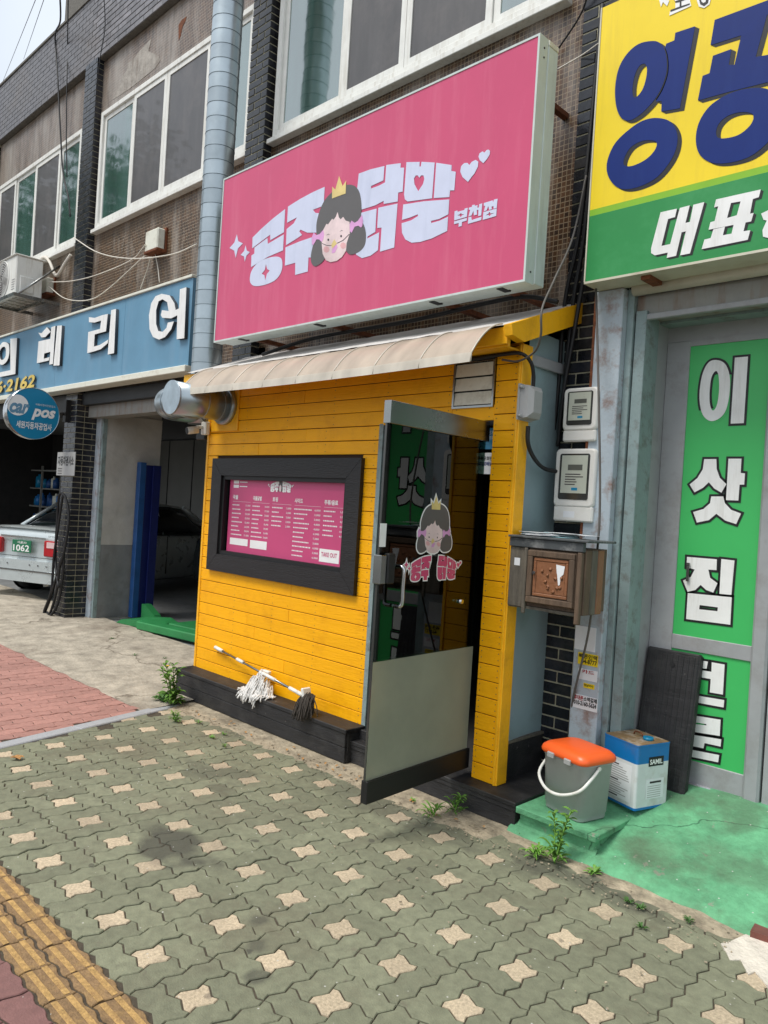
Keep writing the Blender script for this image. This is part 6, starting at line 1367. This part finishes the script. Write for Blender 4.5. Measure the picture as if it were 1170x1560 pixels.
# ------------------------------------------------------------------ vehicles
def car(name, label, x, y, yaw, paint, detail=True):
    """saloon; local +Y is forward, origin on the ground under the tail's middle"""
    t = thing(name, label, 'car', (x, y, .022)); m_ = Matrix.Translation((x, y, .022)) @ Matrix.Rotation(yaw, 4, 'Z')
    def ringb(s_, hw, zb, zm, zt, cr_):
        pts = []
        prof = [(0, zb), (hw*.80, zb), (hw*.96, zb+.06), (hw, zm-.12), (hw*.995, zm), (hw*.93, zt-.05), (hw*.86, zt), (hw*.45, zt+cr_*.8), (0, zt+cr_)]
        for a, b_ in prof: pts.append((a, s_, b_))
        for a, b_ in prof[-2:0:-1]: pts.append((-a, s_, b_))
        return pts
    st = [(0.02, .74, .42, .72, .80, .0), (.0, .80, .36, .70, .86, .01), (.03, .84, .30, .68, .95, .015), (.10, .87, .26, .68, .99, .02), (.35, .89, .22, .70, 1.0, .025), (.8, .895, .20, .70, .98, .02), (1.2, .90, .20, .70, .96, .01), (2.2, .905, .20, .70, .94, .01), (3.1, .905, .20, .70, .92, .01), (3.6, .90, .20, .70, .90, .03), (4.2, .87, .22, .64, .82, .04), (4.5, .80, .26, .58, .74, .03), (4.62, .70, .34, .54, .66, .02)]
    MB().loft([ringb(*q) for q in st], m=m_).build('body', paint, t)
    def ringg(s_, hw, zb, hw2, zt): return [(hw, s_, zb), (hw*.97, s_, zb+(zt-zb)*.4), (hw2, s_, zt-.04), (hw2*.8, s_, zt), (0, s_, zt+.02), (-hw2*.8, s_, zt), (-hw2, s_, zt-.04), (-hw*.97, s_, zb+(zt-zb)*.4), (-hw, s_, zb)]
    gst = [(.62, .70, .97, .68, 1.0), (.95, .76, .95, .66, 1.18), (1.35, .80, .94, .62, 1.36), (1.7, .81, .93, .62, 1.40), (2.3, .82, .92, .63, 1.42), (2.75, .81, .92, .62, 1.39), (3.2, .79, .92, .66, 1.18), (3.65, .72, .92, .68, .96)]
    MB().loft([ringg(*q) for q in gst], m=m_).build('greenhouse', M['car_glass'], t)
    MB().loft([[(hw, s_, z_-.035), (hw*.85, s_, z_+.004), (0, s_, z_+.026), (-hw*.85, s_, z_+.004), (-hw, s_, z_-.035), (0, s_, z_-.02)] for s_, hw, z_ in ((1.32, .64, 1.36), (1.7, .645, 1.405), (2.3, .65, 1.425), (2.78, .64, 1.39))], m=m_).build('roof', paint, t)
    for sd_ in (-1, 1):
        for s0, s1, z0, z1, a in ((1.30, .66, 1.37, .99, .03), (2.76, 3.5, 1.385, .97, .03), (2.02, 2.02, 1.40, .94, .025)):
            MB().tube([m_ @ Vector((sd_*.635, s0, z0)), m_ @ Vector((sd_*(.80 if s0 != 1.30 else .74), s1, z1))], a, 6).build('window_pillar', paint, t)
        for s_ in (1.0, 3.72):
            wv = m_ @ Vector((sd_*.80, s_, .31)); wx = (m_.to_3x3() @ Vector((1, 0, 0)))
            wt = MB().tube([wv-wx*.10, wv-wx*.09, wv+wx*.09, wv+wx*.105], [.29, .31, .31, .28], 24).build('wheel', M['tyre'], t)
            MB().tube([wv+wx*sd_*.104, wv+wx*sd_*.110], .20, 20).build('hub_cap', M['steel'], wt)
            MB().tube([m_ @ Vector((sd_*.895, s_, .33)), m_ @ Vector((sd_*.905, s_, .33))], .355, 24).build('wheel_arch', M['black'], t)
        for s_ in (1.55, 2.45): MB().box(sd_*.905-.01, sd_*.905+.012, s_, s_+.16, .80, .825, m=m_, b=.004).build('door_handle', paint, t)
        for s_ in (1.02, 2.02, 3.0): MB().box(sd_*.9-.006, sd_*.9+.008, s_, s_+.008, .32, .92, m=m_).build('door_gap', M['black'], t)
    if detail:
        MB().loft([[(-.86, .12, z0), (-.82, -.03, z0), (-.5, -.075, z0), (.5, -.075, z0), (.82, -.03, z0), (.86, .12, z0), (0, .2, z0)] for z0 in (.26, .30, .52, .56)], m=m_, smooth=False).build('bumper', paint, t)
        MB().box(-.8, .8, -.082, -.07, .40, .425, m=m_, b=.004).build('bumper_strip', M['chrome'], t)
        for sd_ in (-1, 1):
            lt_ = MB().box(sd_*.80, sd_*.38, -.034, .08, .63, .85, m=m_, b=.015).build('tail_light', M['tail_red'], t)
            MB().box(sd_*.72, sd_*.44, -.041, -.033, .75, .83, m=m_, b=.005).build('lamp_lens', M['tail_pale'], lt_)
            for k in range(4): MB().tube([m_ @ Vector((sd_*(.2+.15*k), -.078, .50)), m_ @ Vector((sd_*(.2+.15*k), -.084, .50))], .012, 8).build('sensor', M['chrome'], t)
        MB().box(-.40, .40, -.035, -.012, .86, .885, m=m_, b=.005).build('trim_bar', M['chrome'], t)
        pt = MB().box(-.17, .17, -.045, -.03, .66, .83, m=m_, b=.004).build('number_plate', M['plate_green'], t)
        pp = Plane(m_ @ Vector((0, -.045, 0)), m_.to_3x3() @ Vector((1, 0, 0)), (0, 0, 1))
        words('plate_number', '1062', (-.145, .675, .145, .765), pp, M['white'], pt, w=.002, bold=.02)
        words('plate_number', '서울33', (-.08, .78, .09, .815), pp, M['white'], pt, w=.002, bold=.01)
        words('trim_badge', 'SM520V', (.50, .90, .72, .925), pp, M['steel'], t, w=.03)
        MB().tube([m_ @ Vector((.45, -.04, .25)), m_ @ Vector((.45, .2, .25))], .03, 12).build('exhaust_pipe', M['steel'], t)
        MB().box(-.79, .79, -.028, -.020, .60, .606, m=m_).build('boot_gap', M['black'], t)
        MB().loft([[(-.70, .10, .985), (-.66, .02, .99), (.66, .02, .99), (.70, .10, .985)], [(-.70, .10, .995), (-.66, .0, 1.005), (.66, .0, 1.005), (.70, .10, .995)]], m=m_, smooth=False).build('boot_lip', paint, t)
    return t
cq = at(34, 834, Y=4.05); car('silver_car', 'silver saloon with green number plate parked nose-in at the left garage bay', cq.x, 4.07, math.radians(24), M['silver_car'])
car('dark_car', 'dark saloon parked deep inside the right garage bay', -9.35, 6.15, math.radians(-6), M['dark_car'], False)
# car lift post, green arms, red tool cart, shelves
lp = thing('car_lift', 'blue two-tone car lift post with green base arms in the garage', 'car lift', (-8.9, 4.75, .05))
q = at(196, 940, Z=.05)
qx, qy = q.x, q.y
MB().box(qx-.02, qx+.075, qy, qy+.08, .05, 1.99, b=.004).build('post_face', M['lift_blue'], lp)
MB().box(qx+.05, qx+.07, qy+.082, qy+.24, .05, 1.96, b=.004).box(qx+.072, qx+.13, qy+.20, qy+.24, .05, 1.96).build('post_channel', M['lift_navy'], lp)
MB().box(qx+.132, qx+.15, qy+.14, qy+.24, .05, 1.96).build('post_flange', M['lift_navy'], lp)
gm = Matrix.Translation((qx+.2, qy-.05, .055)) @ Matrix.Rotation(math.radians(8), 4, 'Z')
MB().prism([(0, 0), (.5, .0), (.42, .12), (.1, .30), (.0, .30)], 'Y', 0, .16, m=gm @ Matrix.Translation((.0, .12, 0)) @ Matrix.Scale(.6, 4)).build('base_gusset', M['lift_green'], lp)
MB().prism([(0, 0), (.62, 0), (.62, .05), (.48, .09), (.1, .05)], 'Y', 0, .42, m=gm @ Matrix.Translation((.1, -.30, 0))).build('ramp_plate', M['lift_green'], lp)
MB().box(.75, 2.1, -.05, .35, .0, .06, m=gm, b=.01).build('arm', M['lift_green'], lp)
MB().box(.6, 2.2, -.38, -.20, .0, .09, m=gm, b=.01).build('arm', M['lift_green'], lp)
ct = thing('tool_cart', 'red tool cart standing behind the lift post in the garage', 'tool cart', (-8.4, 5.7, .05))
for k in range(4): MB().box(-8.75, -8.35, 5.5, 5.8, .2+k*.22, .24+k*.22, b=.004).box(-8.75, -8.35, 5.5, 5.51, .24+k*.22, .30+k*.22).build('tray', M['red_cart'], ct)
for x in (-8.75, -8.37):
    for y in (5.5, 5.78): MB().box(x, x+.02, y, y+.02, .05, .95).build('leg', M['steel'], ct)
YSH = 7.0; xa, xb = at(34, 760, Y=YSH).x, at(92, 760, Y=YSH).x
sh = thing('shelf_rack', 'dark shelf rack of blue containers at the back of the left garage bay', 'shelf', ((xa+xb)/2, YSH, .05))
for k in range(5): MB().box(xa, xb, YSH, YSH+.45, .3+k*.42, .33+k*.42).build('shelf_board', M['lintel_paint'], sh)
for x in (xa, (xa+xb)/2, xb-.04): MB().box(x, x+.04, YSH-.02, YSH+.02, .05, 2.1).build('upright', M['lintel_paint'], sh)
MB().box(xa-4, xb+.35, YSH+.47, YSH+.5, .05, 2.88).build('dark_partition', M['dark_room'], sh)  # added dark partition, wider than the rack; the left bay's gloom put in colour
x = xa+.15; nb = 0
tones = ['bottle_blue', 'disc_blue', 'lift_blue', 'off_white']; cnt = {}
while nb < 26:
    lv = 1+nb % 3; cn_ = random.choice(tones); h_ = random.uniform(.16, .32); r_ = random.uniform(.06, .10); zz = .331+lv*.42; x = xa+.2+(xb-xa-.4)*(nb//3)/9+random.uniform(-.05, .05)
    o_ = MB().tube([(x, YSH+.15, zz), (x, YSH+.15, zz+h_*.8), (x, YSH+.15, zz+h_*.86), (x, YSH+.15, zz+h_)], [r_, r_, r_*.4, r_*.4], 10).build('container', M[cn_])
    put(o_, None, {'bottle_blue': 'bright blue', 'disc_blue': 'teal blue', 'lift_blue': 'dark blue', 'off_white': 'pale'}[cn_]+' container on the '+['lowest', 'second', 'third', 'top'][lv]+' shelf of the garage rack, '+['far left', 'left of the first upright', 'near the left end', 'left of centre', 'just left of the middle', 'at the middle upright', 'just right of the middle', 'right of centre', 'at the right end'][nb//3], 'container', 'containers on the garage shelf'); nb += 1

# ------------------------------------------------------------------ weeds, leaf, opposite trees
def leaf_strip(mb, p, az, ln, wd, rise, n=5):
    a = Vector((math.cos(az), math.sin(az), 0)); s_ = Vector((-a.y, a.x, 0)); L, R = [], []
    for k in range(n+1):
        t = k/n; c = p+a*ln*t*(1-.15*t)+Vector((0, 0, rise*ln*(t-.75*t*t))); w2 = wd*math.sin(math.pi*min(.97, t*.85+.12))/2
        L.append(c+s_*w2+Vector((0, 0, w2*.5))); R.append(c-s_*w2+Vector((0, 0, w2*.5)))
        L[-1].z = max(L[-1].z, .004); R[-1].z = max(R[-1].z, .004)
    m0 = [(l+r_)/2-Vector((0, 0, (l-r_).length*.22)) for l, r_ in zip(L, R)]
    mb.add(L+m0+R, [(k, k+1, n+2+k, n+1+k) for k in range(n)]+[(n+1+k, n+2+k, 2*n+3+k, 2*n+2+k) for k in range(n)], None, True)
def weed(x, y, z, n, ln, wd, h, label, stems=0, flower=False, m_='leaf', rise=(.3, 1.6), group=None):
    t = thing('weed', label, 'plant', (x, y, z), group); mb = MB(); p0 = Vector((x, y, z))
    for k in range(n):
        az = random.uniform(0, 6.283); r_ = random.uniform(0, .25)*ln
        leaf_strip(mb, p0+Vector((math.cos(az)*r_, math.sin(az)*r_, random.uniform(0, h*.3))), az, ln*random.uniform(.5, 1.1), wd*random.uniform(.6, 1.2), random.uniform(*rise))
    st = MB()
    for k in range(stems):
        az = random.uniform(0, 6.283); tip = p0+Vector((math.cos(az)*h*.3, math.sin(az)*h*.3, h*random.uniform(.7, 1))); L = curve([p0, (p0+tip)/2+Vector((0, 0, h*.1)), tip], 4); st.tube(L, .0028, 5)
        for j, q in enumerate(L[1:]):
            for e in (0, 1): leaf_strip(mb, q, az+j*2.1+e*3.1, ln*.6*random.uniform(.6, 1.1), wd*.9, random.uniform(.3, 1.2))
    mb.build('leaves', M[m_], t)
    if st.v: st.build('stems', M[m_], t)
    if flower:
        f0 = p0+Vector((-.03, -.04, h)); MB().tube(curve([p0, p0+Vector((.0, -.02, h*.5)), f0], 4), .002, 5).build('flower_stalk', M['leaf'], t)
        fb = MB()
        for k in range(14): leaf_strip(fb, f0, k*.449, .018, .007, .4, 2)
        fb.build('flower', M['petal'], t)
    return t
q = at(262, 1075, Z=.0)
weed(q.x, q.y, .002, 46, .12, .032, .30, 'tall leafy weed with a yellow flower at the left end of the kiosk base', 5, True)
weed(q.x-.12, q.y-.02, .002, 34, .09, .03, .12, 'low broad-leaved weed left of the tall flowering weed', 0, False, 'leaf_dark', (.2, .9))
q = at(267, 1100, Z=0); weed(q.x, q.y, .002, 22, .055, .010, .08, 'small spiky green tuft between pavers below the tall weed', 3)
for px, py, lb_ in ((302, 1102, 'grass tuft in the paver joint right of the spiky tuft'), (322, 1125, 'thin moss patch in the pavers below the kiosk base'), (341, 1120, 'small moss patch close to the damp cement'), (343, 1138, 'lowest moss patch below the kiosk base'), (237, 1068, 'flat grass patch at the end of the kerb stone')):
    q = at(px, py, Z=0); weed(q.x, q.y, .001, 16, .03, .007, .02, lb_, 0)
q = at(660, 1245, Z=0); weed(q.x, q.y, .002, 10, .10, .012, .07, 'grassy weed in front of the black door step', 1)
q = at(692, 1240, Z=0); weed(q.x, q.y, .002, 9, .10, .014, .10, 'broad grass blade weed at the door step, right one', 2)
q = at(628, 1222, Z=0); weed(q.x, q.y, .002, 12, .035, .007, .02, 'small moss tuft below the open glass door')
q = at(845, 1316, Z=0); weed(q.x, q.y, .002, 16, .09, .022, .24, 'upright weed with long leaves in front of the green step', 3)
q = at(815, 1305, Z=0); weed(q.x, q.y, .002, 24, .075, .012, .06, 'spreading pale weed at the left foot of the green step', 1)
q = at(905, 1333, Z=0); weed(q.x, q.y, .002, 20, .05, .012, .03, 'small weed at the corner of the green ramp')
for px, py, lb_ in ((958, 1375, 'moss tuft on the pavers beside the green ramp, left one'), (1050, 1405, 'moss tuft at the edge of the green ramp near the red slab'), (978, 1415, 'moss tuft in a paver joint below the ramp'), (975, 1385, 'thin moss streak beside the ramp'), (795, 1272, 'dry moss tuft below the end of the door step')):
    q = at(px, py, Z=0); weed(q.x, q.y, .001, 20, .03, .008, .02, lb_, 0, m_='leaf_dark')
for px, py, lb_ in ((170, 975, 'weed growing in the apron crack near the lift'), (205, 1000, 'weed in the middle of the apron crack'), (250, 1005, 'weed in the apron crack near the kiosk')):
    q = at(px, py, Z=.04); weed(q.x, q.y, .045, 14, .04, .009, .02, lb_, 0, m_='leaf_dark')
q = at(26, 1158, Z=0); lf = thing('fallen_leaf', 'curled dry brown leaf on the green pavers at the far left', 'leaf', (q.x, q.y, .003))
mb = MB()
for k in range(5): leaf_strip(mb, Vector((q.x, q.y, .006)), k*1.1, .045, .03, .7)
mb.build('blade', M['leaf_dry'], lf)
# grit, bits of leaf and dust caught along the foot of the kiosk and step
lit = MB(); lr = random.Random(5)
for k in range(420):
    x = lr.uniform(-5.2, -1.0); y = 3.02+abs(lr.gauss(0, .09)) if lr.random() < .7 else lr.uniform(2.3, 3.1)
    if x < -2.2 and y > 3.22: y = 3.2
    s_ = lr.uniform(.002, .006); m_ = Matrix.Translation((x, y, .008)) @ Matrix.Rotation(lr.uniform(0, 3), 4, 'Z')
    lit.box(-s_, s_, -s_*.7, s_*.6, 0, s_*.6, m=m_)
put(lit.build('grit', M['cement']), 'stuff')
lt2 = MB()
for k in range(26):
    x = lr.uniform(-4.9, -2.3); p = Vector((x, 3.05+lr.uniform(0, .14), .012)); leaf_strip(lt2, p, lr.uniform(0, 6), .03, .016, .5)
put(lt2.build('leaf_litter', M['leaf_dry']), 'stuff')
def tree(x, y, h, label, seed):
    R_ = random.Random(seed); t = thing('street_tree', label, 'tree', (x, y, 0), 'street trees across the pavement')
    tk = MB().tube([(x, y, -.13), (x+.1, y, h*.3), (x-.05, y+.1, h*.6), (x, y, h*.9)], [.22, .17, .11, .03], 10)
    for k in range(9):
        a = R_.uniform(0, 6.28); z_ = h*R_.uniform(.35, .75); tk.tube([(x, y, z_), (x+math.cos(a)*1.1, y+math.sin(a)*1.1, z_+.7), (x+math.cos(a)*2, y+math.sin(a)*2, z_+1.5)], [.07, .045, .015], 6)
    tk.build('trunk', M['bark'], t); mb = MB()
    cl = [(R_.gauss(0, 1.2), R_.gauss(0, 1.2), h*.68+R_.gauss(0, 1.3)) for _ in range(40)]
    for k in range(5200):
        c = R_.choice(cl); p = Vector((x+c[0]+R_.gauss(0, .38), y+c[1]+R_.gauss(0, .38), c[2]+R_.gauss(0, .34))); s_ = R_.uniform(.07, .15)
        u = Vector((R_.gauss(0, 1), R_.gauss(0, 1), R_.gauss(0, .5))).normalized(); v_ = u.orthogonal().normalized()
        mb.add([p-u*s_, p+v_*s_*.7, p+u*s_, p-v_*s_*.7], [(0, 1, 2, 3)])
    put(mb.build('crown', M['leaf_dark'], t), None)
tree(-19, -1.3, 12, 'leafy street tree on the road side, far left behind the camera', 1)
tree(-25, -1.3, 12, 'second leafy street tree farther along the road side', 2)
